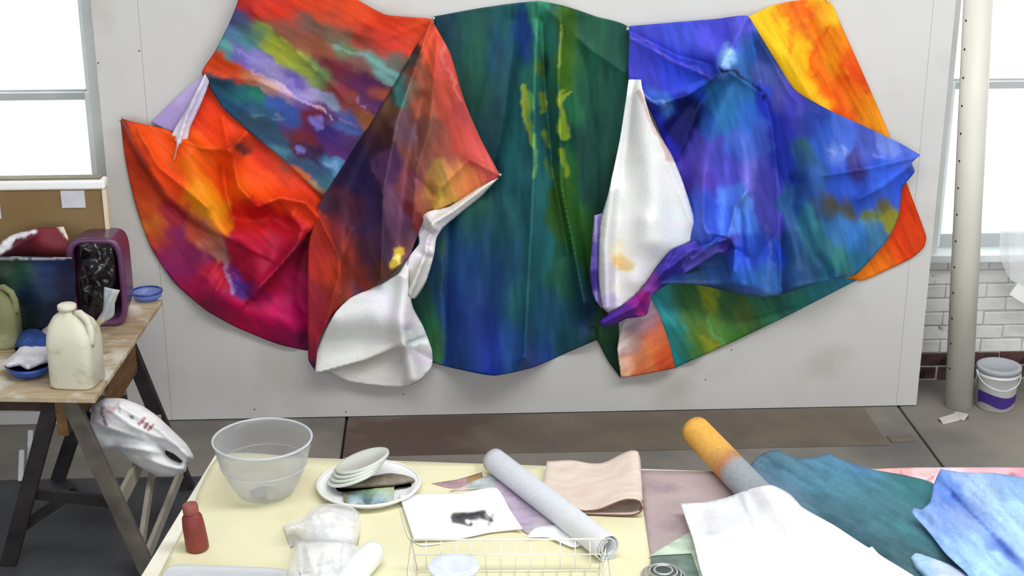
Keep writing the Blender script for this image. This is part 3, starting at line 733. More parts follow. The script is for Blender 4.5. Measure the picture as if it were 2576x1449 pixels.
# white reverse beside the blue
sheet('violet_edge', [(1494, 542), (1520, 535), (1530, 600), (1530, 760), (1512, 775), (1492, 742), (1484, 690), (1490, 600)], P_canvas, cv, 0.075, [('c', [(1500, 545), (1500, 760)], 8, 0.02)],
      [(1505, 570, '#9a88cc', 25), (1500, 640, '#6a58b0', 25), (1498, 700, '#4a3890', 22), (1505, 750, '#8a78c0', 20)], gain=1.4, step=5)

# blue fall
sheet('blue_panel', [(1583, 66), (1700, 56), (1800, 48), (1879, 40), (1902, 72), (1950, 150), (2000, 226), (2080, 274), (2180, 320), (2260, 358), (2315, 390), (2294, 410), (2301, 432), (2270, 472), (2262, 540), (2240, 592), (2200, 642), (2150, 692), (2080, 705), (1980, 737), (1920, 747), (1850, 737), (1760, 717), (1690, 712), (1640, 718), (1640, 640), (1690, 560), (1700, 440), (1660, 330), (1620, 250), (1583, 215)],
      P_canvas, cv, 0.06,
      [('c', [(1884, 60), (1905, 170), (1942, 320), (1958, 480), (1965, 740)], 15, (-0.02, -0.06)), ('r', [(1870, 60), (1860, 200), (1880, 420), (1880, 700)], 44, (0.02, 0.14)), ('r', [(1830, 180), (1780, 400), (1770, 600)], 40, 0.07),
       ('c', [(1588, 82), (1700, 140), (1815, 170)], 12, -0.025), ('c', [(1590, 95), (1720, 165), (1790, 195), (1730, 290)], 22, 0.035), ('r', [(1800, 205), (1740, 280), (1690, 370)], 30, -0.075), ('c', [(1800, 190), (1730, 240), (1650, 262)], 12, 0.03), ('c', [(1812, 168), (1830, 178), (1920, 240)], 10, 0.03), ('c', [(1600, 205), (1625, 245), (1660, 265)], 8, 0.03), ('c', [(1815, 165), (1880, 45)], 20, 0.025),
       ('r', [(2010, 300), (2060, 500), (2000, 690)], 50, 0.05), ('r', [(2000, 460), (1990, 520), (2040, 640), (2080, 690)], 22, -0.035), ('c', [(2315, 392), (2200, 420), (2080, 440)], 18, 0.03), ('r', [(2200, 450), (2190, 560), (2110, 660)], 45, 0.04), ('c', [(2296, 412), (2220, 470), (2160, 500)], 14, 0.02), ('c', [(1900, 80), (1990, 240), (2060, 290)], 20, 0.02),
       ('c', [(1770, 440), (1768, 560), (1790, 610)], 10, 0.03), ('c', [(1830, 600), (1850, 520), (1880, 480)], 14, 0.04), ('c', [(1790, 585), (1835, 595), (1850, 620), (1845, 680)], 10, 0.04), ('c', [(1840, 620), (1900, 660), (1940, 600)], 14, -0.025), ('c', [(1860, 520), (1870, 640), (1900, 735)], 12, -0.02), ('r', [(1650, 715), (1800, 712), (1950, 738), (2100, 700)], 30, 0.075)],
      [(1620, 90, '#3a40b0', 35), (1700, 80, '#3848c0', 40), (1800, 70, '#3a3cb4', 40), (1780, 110, '#5050d0', 26), (1650, 130, '#3038b0', 40), (1700, 180, '#2a3cc0', 40), (1630, 190, '#3a3cb4', 35), (1770, 150, '#2434a0', 30), (1750, 210, '#2848c4', 26), (1830, 140, '#78a0dc', 18), (1822, 165, '#6a90e0', 14), (1860, 80, '#5050c4', 20), (1855, 160, '#2e60a8', 22), (1880, 120, '#2c5aa8', 20),
       (1650, 250, '#3060b8', 22), (1680, 270, '#3a68b0', 16), (1640, 290, '#1c24a0', 22), (1700, 320, '#10165c', 34), (1740, 270, '#101850', 30), (1680, 370, '#2020a0', 22), (1660, 260, '#88a8d8', 8), (1810, 240, '#2a6aa0', 26), (1860, 220, '#2c68a8', 26), (1820, 290, '#2c70b0', 26), (1780, 320, '#2c58b0', 24), (1880, 290, '#2c60b8', 26), (1760, 370, '#5048b8', 26), (1800, 380, '#4a4cb4', 26), (1860, 370, '#4868cc', 28), (1910, 330, '#3c58b8', 22), (1730, 430, '#4838a8', 24), (1780, 450, '#5848b4', 24), (1830, 430, '#5858c4', 24), (1880, 430, '#6a68d0', 22), (1920, 450, '#4a48b4', 22), (1770, 510, '#3c58cc', 24), (1850, 510, '#5c8ae4', 28), (1880, 560, '#4474d8', 26), (1830, 560, '#5a84e4', 26), (1790, 560, '#4460d0', 24), (1930, 550, '#4a48b0', 22), (1920, 640, '#2c50c8', 30), (1870, 640, '#2c50c4', 26), (1940, 700, '#3a70b8', 26), (1880, 710, '#2c5cb0', 28), (1810, 690, '#284880', 28), (1740, 700, '#284468', 28), (1680, 705, '#264080', 28), (1840, 610, '#4038a0', 16),  # navy pocket points: dark blue paint deepened with the fold's shadow
       (1925, 130, '#283c80', 20), (1930, 190, '#4858a0', 22), (1960, 240, '#484898', 22), (1920, 250, '#2438b0', 22), (1990, 270, '#3838a0', 26), (2040, 300, '#283c98', 28), (1960, 330, '#2c38a8', 24), (2020, 390, '#26507c', 24), (2030, 370, '#2c5860', 14), (2070, 350, '#2c54b4', 26), (2100, 380, '#5a78cc', 22), (2110, 340, '#4060c0', 22), (2180, 380, '#4050a8', 26), (2160, 420, '#3c3880', 22), (2230, 370, '#6078c8', 22), (2280, 390, '#4860c4', 22), (1980, 420, '#2438a0', 24), (2040, 450, '#2c5498', 28), (2120, 460, '#2c50b8', 30), (2220, 440, '#3058cc', 30), (2270, 440, '#2c54d0', 24), (2180, 490, '#2c50b8', 28), (2000, 520, '#2a5890', 24), (2060, 520, '#2c4878', 24), (2090, 525, '#4c4c3c', 20), (2130, 522, '#4a4c40', 18), (2190, 545, '#60702c', 18), (2230, 550, '#8a882c', 18), (2220, 525, '#5a5838', 16), (2040, 560, '#307884', 26), (2100, 570, '#3068a0', 28), (2060, 620, '#2c6478', 28), (2150, 600, '#3070b8', 28), (2200, 590, '#4078a4', 22), (2110, 650, '#2c7070', 26), (2160, 650, '#286c90', 24), (2040, 680, '#2c5078', 26), (2100, 695, '#205470', 24), (2000, 620, '#234878', 22), (1990, 700, '#284a78', 26)],
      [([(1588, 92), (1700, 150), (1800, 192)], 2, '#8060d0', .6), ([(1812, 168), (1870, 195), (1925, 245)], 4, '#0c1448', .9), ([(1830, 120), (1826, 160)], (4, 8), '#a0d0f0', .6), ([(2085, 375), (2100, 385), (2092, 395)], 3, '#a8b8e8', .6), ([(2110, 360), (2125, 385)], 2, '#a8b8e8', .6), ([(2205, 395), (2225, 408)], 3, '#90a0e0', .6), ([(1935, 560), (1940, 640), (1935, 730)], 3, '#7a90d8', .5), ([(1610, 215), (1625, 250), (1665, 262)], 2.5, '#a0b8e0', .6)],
      gain=1.1, aniso=(75, .65), wob=9)

sheet('white_reverse_side', [(1582, 200), (1612, 200), (1616, 226), (1642, 310), (1690, 390), (1722, 470), (1752, 592), (1692, 634), (1642, 694), (1592, 748), (1532, 790), (1514, 772), (1505, 690), (1510, 560), (1532, 480), (1560, 350)],
      P_raw, cv, 0.115,
      [('c', [(1592, 205), (1570, 400), (1555, 560), (1550, 760)], 14, -0.03), ('r', [(1540, 480), (1525, 620), (1530, 770)], 18, 0.04), ('r', [(1610, 240), (1640, 420), (1650, 600)], 45, 0.05), ('c', [(1615, 225), (1660, 360), (1740, 560)], 20, 0.02), ('r', [(1620, 560), (1600, 700)], 30, 0.02)],
      [(1590, 260, '#e8e6de', 40), (1580, 400, '#eceae4', 45), (1630, 450, '#f2f2ea', 45), (1690, 460, '#eceae2', 30), (1640, 530, '#dcece8', 30), (1700, 540, '#d8ecec', 28), (1650, 600, '#eae2e0', 26), (1700, 600, '#d8e4e0', 26), (1600, 620, '#f0eee0', 35), (1570, 660, '#d8bc88', 16), (1560, 620, '#d8d0bc', 18), (1525, 600, '#d0d0d2', 25), (1520, 700, '#cacad2', 25), (1530, 760, '#c0b8d4', 20), (1570, 730, '#e8e4d8', 24), (1620, 690, '#ecebe2', 24), (1540, 500, '#d6d6d4', 22)], [([(1608, 235), (1640, 310), (1688, 396)], (6, 14), '#b48890', .65)], gain=1.25)

sheet('purple_twist', [(1513, 822), (1509, 804), (1560, 772), (1610, 732), (1650, 672), (1690, 627), (1748, 604), (1788, 573), (1838, 588), (1850, 604), (1828, 632), (1800, 640), (1762, 664), (1700, 702), (1642, 742), (1626, 792), (1575, 802), (1545, 818)],
      P_canvas, cv, 0.14, [('c', [(1515, 812), (1600, 770), (1660, 690), (1740, 630), (1830, 600)], 14, 0.05), ('c', [(1640, 740), (1660, 690), (1690, 630)], 9, 0.03), ('c', [(1700, 690), (1760, 620), (1790, 580)], 10, -0.035), ('c', [(1740, 650), (1780, 625), (1800, 600)], 8, 0.04), ('c', [(1600, 740), (1620, 790)], 10, -0.02)],
      [(1530, 810, '#4a28a0', 22), (1570, 795, '#5c2494', 20), (1600, 770, '#8a2090', 16), (1620, 750, '#a8208c', 13), (1610, 785, '#a8308c', 13), (1640, 700, '#7a2c98', 14), (1630, 730, '#8a44b0', 12), (1640, 760, '#6878cc', 12), (1660, 690, '#382890', 16), (1700, 640, '#3c3098', 20), (1690, 690, '#40309c', 18), (1740, 620, '#4a40ac', 18), (1750, 660, '#5a54b8', 18), (1790, 600, '#3a54c0', 16), (1800, 630, '#7068c8', 14), (1830, 600, '#4c3ca0', 14)], gain=1.05, step=5)

for x, y in ((1091, 45), (1358, 6), (1578, 72), (1880, 44), (2082, 4), (1258, 438), (303, 299)):
    c = ay(x, y, YB - (0.15 if x == 1258 else 0.08))
    V, F = latheg([(0.0001, 0.016), (0.005, 0.016), (0.007, 0.013), (0.005, 0.010), (0.002, 0.009), (0.0015, -0.06), (0.0001, -0.062)], 12, c, (0, -1, 0))
    lab = {1091: 'between the red and green falls', 1358: 'at the top of the green fall', 1578: 'between the green and blue falls', 1880: 'between the blue and yellow falls', 2082: 'in the upper corner of the yellow strip', 1258: 'in the outer tip of the brown-red flap', 303: 'in the outer upper corner of the red fall'}[x]
    tag(mesh('push_pin', V, F, M_pin), 'small metal push pin ' + lab, 'pin', 'pins holding the draped canvas')

# ------------------------------------------------------------------ things along the back of the floor
hb_t = M_hard.node_tree
hb_g = hb_t.nodes.new('ShaderNodeSeparateXYZ'); hb_tc = [n for n in hb_t.nodes if n.type == 'TEX_COORD'][0]
hb_t.links.new(hb_tc.outputs['Object'], hb_g.inputs[0])
hb_m = hb_t.nodes.new('ShaderNodeMapRange'); hb_m.inputs['From Min'].default_value, hb_m.inputs['From Max'].default_value = -0.35, -0.75
hb_t.links.new(hb_g.outputs['X'], hb_m.inputs['Value'])
hb_mix = [n for n in hb_t.nodes if n.type == 'MIX_RGB'][0]
hb_x = hb_t.nodes.new('ShaderNodeMath'); hb_x.operation = 'MULTIPLY'
hb_old = hb_mix.inputs[0].links[0].from_socket
hb_t.links.new(hb_old, hb_x.inputs[0]); hb_t.links.new(hb_m.outputs[0], hb_x.inputs[1]); hb_t.links.new(hb_x.outputs[0], hb_mix.inputs[0])
tag(bevel(mesh('hardboard_sheet', *boxg(-0.478, 2.068, 6.172, 6.60, 0.0005, 0.006), M_hard, smooth=False), 0.001, 1), 'long brown stained hardboard strip on the floor in front of the display board', 'board')
q = az(2268, 1105, 0)
V, F = boxg(-0.06, 0.06, -0.035, 0.035, 0.0005, 0.006)
tag(mesh('hardboard_offcut', rotz(V, 0.05) + np.array([q[0], q[1], 0]), F, M_hard, smooth=False), 'small rectangular hardboard offcut beside the long brown strip', 'offcut')
tag(bevel(mesh('floor_plank', *boxg(-3.4, -1.56, YB - 0.01, YB + 0.03, 0.0005, 0.06), M_board, smooth=False), 0.003), 'low white-painted plank lying along the floor behind the trestle table', 'plank')

# pipe ---------------------------------------------------------------
pb, pt = az(2410, 1018, 0.0), ay(2468, -140, 6.605)
pb = np.array([2.546, 6.605, 0.0]); PR = 0.066
pp = thing('upright_pipe', 'tall cream plastic pipe with a row of small holes standing beside the display board', 'pipe', pb)
pipe_o = [pb + (pt - pb) * t for t in (0, 1)]
ax = (pt - pb) / np.linalg.norm(pt - pb); LEN = float(np.linalg.norm(pt - pb))
V, F = latheg([(PR - 0.006, 0), (PR, 0.0), (PR, LEN), (PR - 0.006, LEN), (PR - 0.006, 0.0)], 48, pb, ax)
mesh('tube', V, F, M_pvc, pp)
for k in range(16):
    t = 0.215 + k * 0.131
    if t > LEN - .05: break
    c = pb + ax * t; a = np.array([-0.93, -0.37, 0]); c = c + a * (PR - 0.0005)
    V, F = latheg([(0.0001, 0.001), (0.0055, 0.001), (0.0062, 0.0)], 10, c, a)
    mesh('hole', V, F, M_joint, pp)

# bucket -------------------------------------------------------------
bc = np.array([2.705, 6.60, 0.0])
bk = thing('paint_bucket', 'white plastic paint bucket with grey lid and purple label beside the pipe', 'bucket', bc)
bbody = mesh('body', *latheg([(0.0001, 0.002), (0.094, 0.002), (0.098, 0.008), (0.108, 0.19), (0.113, 0.192), (0.113, 0.2), (0.109, 0.202), (0.111, 0.225), (0.106, 0.225), (0.1, 0.01), (0.0001, 0.008)], 48, bc), M_whitepl, bk)
mesh('lid', *latheg([(0.0001, 0.232), (0.09, 0.232), (0.094, 0.240), (0.112, 0.240), (0.117, 0.236), (0.117, 0.214), (0.112, 0.214)], 48, bc), mat('grey_lid', '#a9adb5', '#b6bac1', 5, 0.4), bk)
V, F = [], []
n = 24
for i in range(n + 1):
    a = math.radians(-172 + 150 * i / n)
    lo_ = 0.035 + 0.012 * math.sin(i * 0.35); hi = 0.098 + 0.012 * math.sin(i * 0.22 + 1)
    for z in (lo_, hi):
        r = 0.098 + 0.01 * (z - 0.008) / 0.182 + 0.003
        V.append((r * math.cos(a), r * math.sin(a), z))
for i in range(n): F.append((2 * i, 2 * i + 2, 2 * i + 3, 2 * i + 1))
mesh('label', np.array(V) + bc, F, mat('purple_label', '#3f2a78', '#4c348c', 6, 0.4), bbody)
hp = []
for i in range(17):
    a = math.pi * i / 16
    hp.append(bc + np.array([0.118 * math.cos(a), -0.118 * math.sin(a) * 0.88, 0.205 - 0.075 * math.sin(a)]))
hdl = mesh('handle', *tubeg(hp, 0.003, 6), M_whitepl, bk)
for sx in (-1, 1):
    mesh('handle_lug', *latheg([(0.0001, 0.012), (0.012, 0.01), (0.014, 0)], 14, bc + np.array([sx * 0.110, 0, 0.205]), (sx, 0, 0)), M_whitepl, hdl)

bk.scale = (0.92, 0.92, 0.92); bk.location.x = 2.727

# floor scraps
for (x, y, s, r, lab) in ((2388, 1060, 0.05, 0.35, 'grey folded paper scrap on the concrete in front of the paint bucket'), (2414, 1052, 0.035, -0.9, 'small curled paper scrap touching a larger scrap on the concrete')):
    q = az(x, y, 0)
    V = [(-s, -.018, 0.001), (s, -.018, .004), (s, .018, .028), (-s, .018, .02), (-s, .03, .003), (s, .032, .002)]
    V = rotz(V, r) + np.array([q[0], q[1], 0])
    tag(solid(mesh('paper_scrap', V, [(0, 1, 2, 3), (3, 2, 5, 4)], mat('scrap_grey', '#b8b2aa', '#d0cac2', 10), smooth=False), .002), lab, 'scrap')
q = az(432, 1030, 0)
V = rotz([(-.05, -.02, .003), (.0, -.03, .014), (.06, -.005, .004), (.03, .012, .02), (-.03, .016, .012)], .1) + np.array([q[0], q[1] - 0.02, 0])
tag(solid(mesh('red_scrap', V, [(0, 1, 3, 4), (1, 2, 3)], mat('scrap_red', '#6a4448', '#9a6a68', 10), smooth=False), .002), 'small curled dull red scrap on the floor at the foot of the display board', 'scrap')

# plastic film hanging over the right window, and a card
film = sheet('hanging_plastic', [(2524, 380), (2700, 340), (2700, 760), (2600, 735), (2540, 700), (2515, 640), (2520, 520)], M_hang, None, 0.02,
             [('r', [(2540, 390), (2545, 700)], 12, .03), ('r', [(2580, 380), (2570, 720)], 10, .025), ('c', [(2610, 370), (2630, 740)], 12, .03)], plane=('y', 6.84), thick=0, step=10)
tag(film, 'translucent plastic film hanging in front of the window beside the pipe', 'plastic film')
q = ay(2575, 745, 6.80)
V, F = boxg(-0.07, 0.17, -0.006, 0, -0.03, 0.04)
a = 0.55; V = np.column_stack([V[:, 0] * math.cos(a) + V[:, 2] * math.sin(a), V[:, 1], -V[:, 0] * math.sin(a) + V[:, 2] * math.cos(a)]) + q
tag(mesh('white_card', V, F, M_white, smooth=False), 'slanted strip of white card stuck on the hanging plastic film', 'card')

# ------------------------------------------------------------------ left trestle table
tl = thing('trestle_table', 'paint-stained plywood trestle table with dark splayed legs', 'table', (-1.5, 5.6, 0))
A, B = np.array([-1.312, 5.135]), np.array([-1.252, 6.235])
dirv = (B - A) / np.linalg.norm(B - A); lf = np.array([-dirv[1], dirv[0]]); lf = np.array([-1.0, 0.09]); lf /= np.linalg.norm(lf)
C4 = [A, B, B + lf * 1.35, A + lf * 1.35]
V = [(p[0], p[1], z) for z in (ZT - 0.022, ZT) for p in C4]
F = [(3, 2, 1, 0)[::-1][::-1], (4, 5, 6, 7), (0, 1, 5, 4), (1, 2, 6, 5), (2, 3, 7, 6), (3, 0, 4, 7)]
bevel(mesh('tabletop', V, F, M_wood, tl, smooth=False), 0.003)
zt = ZT - 0.022
apF, apB = np.array([-1.455, 5.20, zt]), np.array([-1.40, 5.93, zt])
mesh('top_beam', *beamg(apF + (0, -.02, -.075), apB + (0, .06, -.075), 0.04, 0.15, (0, 0, 1)), M_brownwood, tl, smooth=False)
mesh('side_apron', *beamg((-1.335, 5.42, zt - .085), (-1.315, 5.86, zt - .085), 0.018, 0.165, (0, 0, 1)), M_brownwood, tl, smooth=False)
mesh('under_top_shade', *beamg((-2.5, 5.34, zt - .035), (-1.5, 5.24, zt - .035), 0.02, 0.07, (0, 0, 1)), mat('under_top_dark', '#3a2c28', '#4a3830', 7, 0.7), tl, smooth=False)  # dark brown strip added for the shade under the tabletop front
fFL, fFR = np.array([-1.745, 5.25, 0]), np.array([-1.148, 5.09, 0])
fBL, fBR = np.array([-1.73, 6.0, 0]), np.array([-1.140, 5.883, 0])
for f_, a_, m_, sx in ((fFL, apF, M_darkwood, -1), (fFR, apF, M_litwood, 1), (fBL, apB, M_darkwood, -1), (fBR, apB, M_darkwood, 1)):
    top = a_ + np.array([sx * 0.028, 0, -0.002])
    bevel(mesh('leg', *beamg(f_ + (0, 0, 0.002), top, 0.062, 0.036), m_, tl, smooth=False), 0.003)
for (l, r) in ((fFL, fFR), (fBL, fBR)):
    a_ = apF if l is fFL else apB
    z = 0.42
    pl = l + (a_ - l) * z; pr = r + (a_ - r) * z
    mesh('end_brace', *beamg(pl + (0, 0.03, 0), pr + (0, 0.03, 0), 0.045, 0.02), M_darkwood, tl, smooth=False)
pm = (fFL + (apF - fFL) * 0.2); pe = (fFL + fFR) / 2 * 0.5 + apF * 0.5
mesh('diagonal_brace', *beamg(pm + (0, .045, 0), (np.array([-1.46, 5.3, 0.30])), 0.04, 0.02), M_darkwood, tl, smooth=False)
for z, m_ in ((0.42, M_palewood), (0.12, M_palewood)):
    p1 = fFR + (apF - fFR) * z; p2 = fBR + (apB - fBR) * z
    mesh('side_brace', *beamg(p1 + (0.012, 0.02, 0), p2 + (0.012, 0, 0), 0.07 if z > .3 else 0.05, 0.018, (1, 0, 0)), m_, tl, smooth=False)
p1 = fFR + (apF - fFR) * 0.2; p2 = fBR + (apB - fBR) * 0.45
mesh('diagonal_brace', *beamg(p1 + (0.02, 0.03, 0), p2 + (0.02, 0, 0), 0.055, 0.018, (1, 0, 0)), M_palewood, tl, smooth=False)

# cardboard box ------------------------------------------------------
x1 = float(ay(268, 520, 6.1)[0]); zt1 = float(ay(200, 464, 6.1)[2])
cb = thing('cardboard_box', 'large brown cardboard box with white padded rim and paper labels on the trestle table', 'box', (x1 - 0.32, 6.12, ZT))
bevel(mesh('body', *boxg(x1 - 0.62, x1, 6.10, 6.15, ZT + 0.001, zt1), M_card, cb, smooth=False), 0.004)
bevel(mesh('white_rim', *boxg(x1 - 0.63, x1 + 0.004, 6.088, 6.16, zt1 - 0.022, zt1 + 0.022), M_white, cb, smooth=False), 0.012, 3)
mesh('lid_edge', *boxg(x1 - 0.63, x1 - 0.015, 6.095, 6.15, zt1 + 0.022, zt1 + 0.03), mat('olive_edge', '#77745a', '#8a876e', 8), cb, smooth=False)
mesh('corner_strip', *boxg(x1 - 0.012, x1 + 0.006, 6.092, 6.15, ZT + 0.001, zt1 - 0.022), M_cardedge, cb, smooth=False)
for (a, b, c, d) in ((152, 216, 480, 522), (-30, 4, 505, 550)):
    p, q = ay(a, c, 6.097), ay(b, d, 6.097)
    mesh('paper_label', *boxg(p[0], q[0], 6.094, 6.099, q[2], p[2]), M_label, cb, smooth=False)

# purple tub on its side with black plastic -------------------------
tc_ = az(252, 822, ZT); Yt = float(tc_[1])
tb = thing('purple_tub', 'dull purple plastic tub lying on its side with its dark mouth open', 'tub', (tc_[0], Yt + 0.12, ZT))
tc0 = ay(254, 822, Yt)


def tubring(hw, hh, y, cz, e=5.0, n=48):
    r = superring(hw, hh, 0, e, n)
    return np.column_stack([tc0[0] + r[:, 0], np.full(n, y), ZT + cz + r[:, 1]])


hw, hh = 0.118, 0.195
rings = [tubring(hw * .82, hh * .85, Yt + .24, hh), tubring(hw * .86, hh * .9, Yt + .22, hh), tubring(hw * .97, hh * .985, Yt + .03, hh), tubring(hw, hh - .001, Yt + .015, hh), tubring(hw, hh - .001, Yt, hh), tubring(hw - .022, hh - .024, Yt, hh), tubring(hw - .024, hh - .026, Yt + .03, hh), tubring(hw * .74, hh * .78, Yt + .22, hh)]
mesh('shell', *loftg(rings, True, True), M_purple, tb)
bp_ = pillow('black_plastic_bag', [(192, 606), (240, 598), (282, 608), (296, 660), (294, 740), (280, 795), (225, 808), (198, 780), (188, 690)], M_black, None, Yt + 0.05, 0.085, 50,
             folds=[('c', [(190, 620), (250, 640), (300, 700)], 12, .03), ('c', [(200, 700), (240, 690), (260, 760)], 10, .03), ('c', [(230, 600), (270, 680)], 10, -.03), ('c', [(280, 620), (295, 720)], 9, .03)], noise=(0.05, 32), step=6)
tag(bp_, 'crumpled glossy black plastic bag stuffed into the mouth of the purple tub', 'bag')
nt = sheet('yellowed_note', [(262, 722), (302, 730), (290, 760), (286, 795), (260, 812), (246, 826), (240, 812), (258, 780)], P_raw, None, 0.12, [('c', [(285, 735), (255, 810)], 12, .03)],
           [(275, 745, '#b4bcc0', 20), (262, 780, '#aeb4b6', 20), (290, 745, '#d0d0ac', 12), (255, 815, '#ccc89c', 16)], plane=('y', Yt + 0.02), step=5)
tag(nt, 'crumpled pale yellowed paper against the mouth of the purple tub', 'paper')

# canvases and jugs at the left
mc = sheet('maroon_canvas', [(-40, 650), (10, 600), (80, 576), (160, 570), (172, 600), (176, 660), (150, 700), (-40, 700)], P_canvas, None, 0.02,
           [('r', [(-20, 650), (80, 600), (170, 640)], 40, .06), ('c', [(0, 640), (90, 590)], 10, .03)], [(40, 620, '#5a2430', 40), (120, 610, '#64222c', 40), (150, 640, '#521c20', 30), (60, 650, '#441a26', 40), (10, 620, '#6a4048', 20)],
           [([(-20, 640), (30, 600), (85, 578)], (14, 5), '#e8e8ec', .9), ([(160, 574), (168, 590)], 7, '#d8d0b8', .8)], plane=('y', Yt + 0.12), gain=1.2)
tag(mc, 'dark maroon painted canvas with a pale turned edge behind the blue one', 'canvas')
bc_ = sheet('dark_blue_canvas', [(-60, 646), (60, 645), (180, 648), (190, 690), (182, 800), (150, 826), (40, 832), (-60, 834)], P_canvas, None, 0.03,
            [('c', [(-60, 648), (180, 650)], 10, .03), ('r', [(60, 660), (110, 760), (100, 850)], 40, .05), ('r', [(10, 700), (30, 850)], 30, .04)],
            [(20, 670, '#2c3c30', 30), (60, 690, '#26463a', 35), (120, 680, '#1e2c54', 40), (90, 730, '#1c2c48', 40), (160, 700, '#141830', 35), (120, 790, '#141828', 40), (60, 800, '#16221e', 40)],
            [([(-60, 647), (180, 650)], 4, '#a8a8b0', .8)], plane=('y', Yt - 0.035), gain=1.1)
tag(bc_, 'dark blue and green painted canvas hanging in a fold beside the purple tub', 'canvas')


def jug(name, lab, px, py, w, hgt, m_, rot=0.0):
    c = az(px, py, ZT)
    t = thing(name, lab, 'jug', c)
    h2 = w / 2
    rg = [superring(h2 * .9, h2 * .85, 0.001, 5), superring(h2, h2 * .95, 0.012, 5), superring(h2, h2 * .95, hgt * .55, 5), superring(h2 * .97, h2 * .93, hgt * .66, 4.5), superring(h2 * .86, h2 * .82, hgt * .78, 3.6, cx=-.004), superring(h2 * .62, h2 * .6, hgt * .87, 2.8, cx=-.01), superring(h2 * .34, h2 * .34, hgt * .92, 2.1, cx=-.014), superring(h2 * .32, h2 * .32, hgt * .97, 2, cx=-.014)]
    V, F = loftg(rg); mesh('body', rotz(V, rot) + c, F, m_, t)
    V, F = latheg([(0.0001, hgt + .004), (h2 * .34, hgt + .004), (h2 * .4, hgt), (h2 * .4, hgt * .95), (h2 * .3, hgt * .945)], 24, (-.014, 0, 0)); mesh('cap', rotz(V, rot) + c, F, m_, t)
    hp = [(h2 * .18, -h2 * .1, hgt * .9), (h2 * .5, -h2 * .25, hgt * .93), (h2 * .85, -h2 * .4, hgt * .86), (h2 * 1.0, -h2 * .5, hgt * .74), (h2 * .98, -h2 * .5, hgt * .6), (h2 * .9, -h2 * .45, hgt * .54)]
    V, F = tubeg(hp, 0.014, 10); mesh('handle', rotz(V, rot) + c, F, m_, t)
    return t


jug('plastic_jug', 'cream-stained translucent plastic jug with handle at the corner of the trestle table', 197, 962, 0.178, 0.315, M_jug, -0.15)
jug('plastic_jug', 'grubby olive-stained plastic jug standing in front of the dark blue canvas', 3, 866, 0.165, 0.27, M_olive, 0.1)

# blue bowl with rags
bwc = az(78, 945, ZT)
bl = thing('blue_bowl', 'dark blue plastic bowl beside the cream-stained jug', 'bowl', bwc)
mesh('shell', *latheg([(0.0001, 0.002), (0.045, 0.002), (0.062, 0.014), (0.082, 0.05), (0.086, 0.05), (0.078, 0.03), (0.06, 0.01), (0.0001, 0.008)], 40, bwc), M_blue, bl)
rag = mound('white_rag', [(5, 915), (40, 885), (62, 862), (110, 868), (142, 880), (140, 905), (100, 918), (70, 930), (50, 920), (20, 925)], P_raw, None, ZT + 0.045, 0.03, 25, [(60, 890, '#e0dee6'), (110, 900, '#d4d2da')], noise=(0.02, 18), step=5)
tag(rag, 'crumpled white paper rag heaped on the dark blue bowl', 'rag')
rag = mound('blue_rag', [(35, 870), (45, 838), (80, 822), (120, 835), (132, 860), (120, 880), (70, 888)], P_canvas2, None, ZT + 0.001, 0.075, 25, [(60, 850, '#33508e', 25), (100, 860, '#2a468c', 25), (90, 830, '#3a4f88', 20)], noise=(0.02, 18), step=5)
tag(rag, 'crumpled blue cloth rag behind the dark blue bowl', 'rag')
rag = mound('pale_rag', [(96, 838), (118, 812), (140, 815), (148, 850), (120, 858)], P_raw, None, ZT + 0.001, 0.06, 18, [(120, 830, '#c0b8c4')], noise=(0.01, 12), step=5)
tag(rag, 'small greyish white rag tucked behind the cream-stained jug', 'rag')
dc = az(371, 752, ZT)
dd = thing('blue_dish', 'small clear blue plastic dish at the back corner of the trestle table', 'dish', dc)
mesh('shell', *latheg([(0.0001, 0.002), (0.05, 0.002), (0.058, 0.012), (0.064, 0.036), (0.067, 0.037), (0.06, 0.01), (0.0001, 0.006)], 36, dc), M_bluecl, dd)
mesh('rim', *latheg([(0.063, 0.034), (0.069, 0.034), (0.07, 0.04), (0.064, 0.041)], 36, dc, close=True), M_blue, dd)

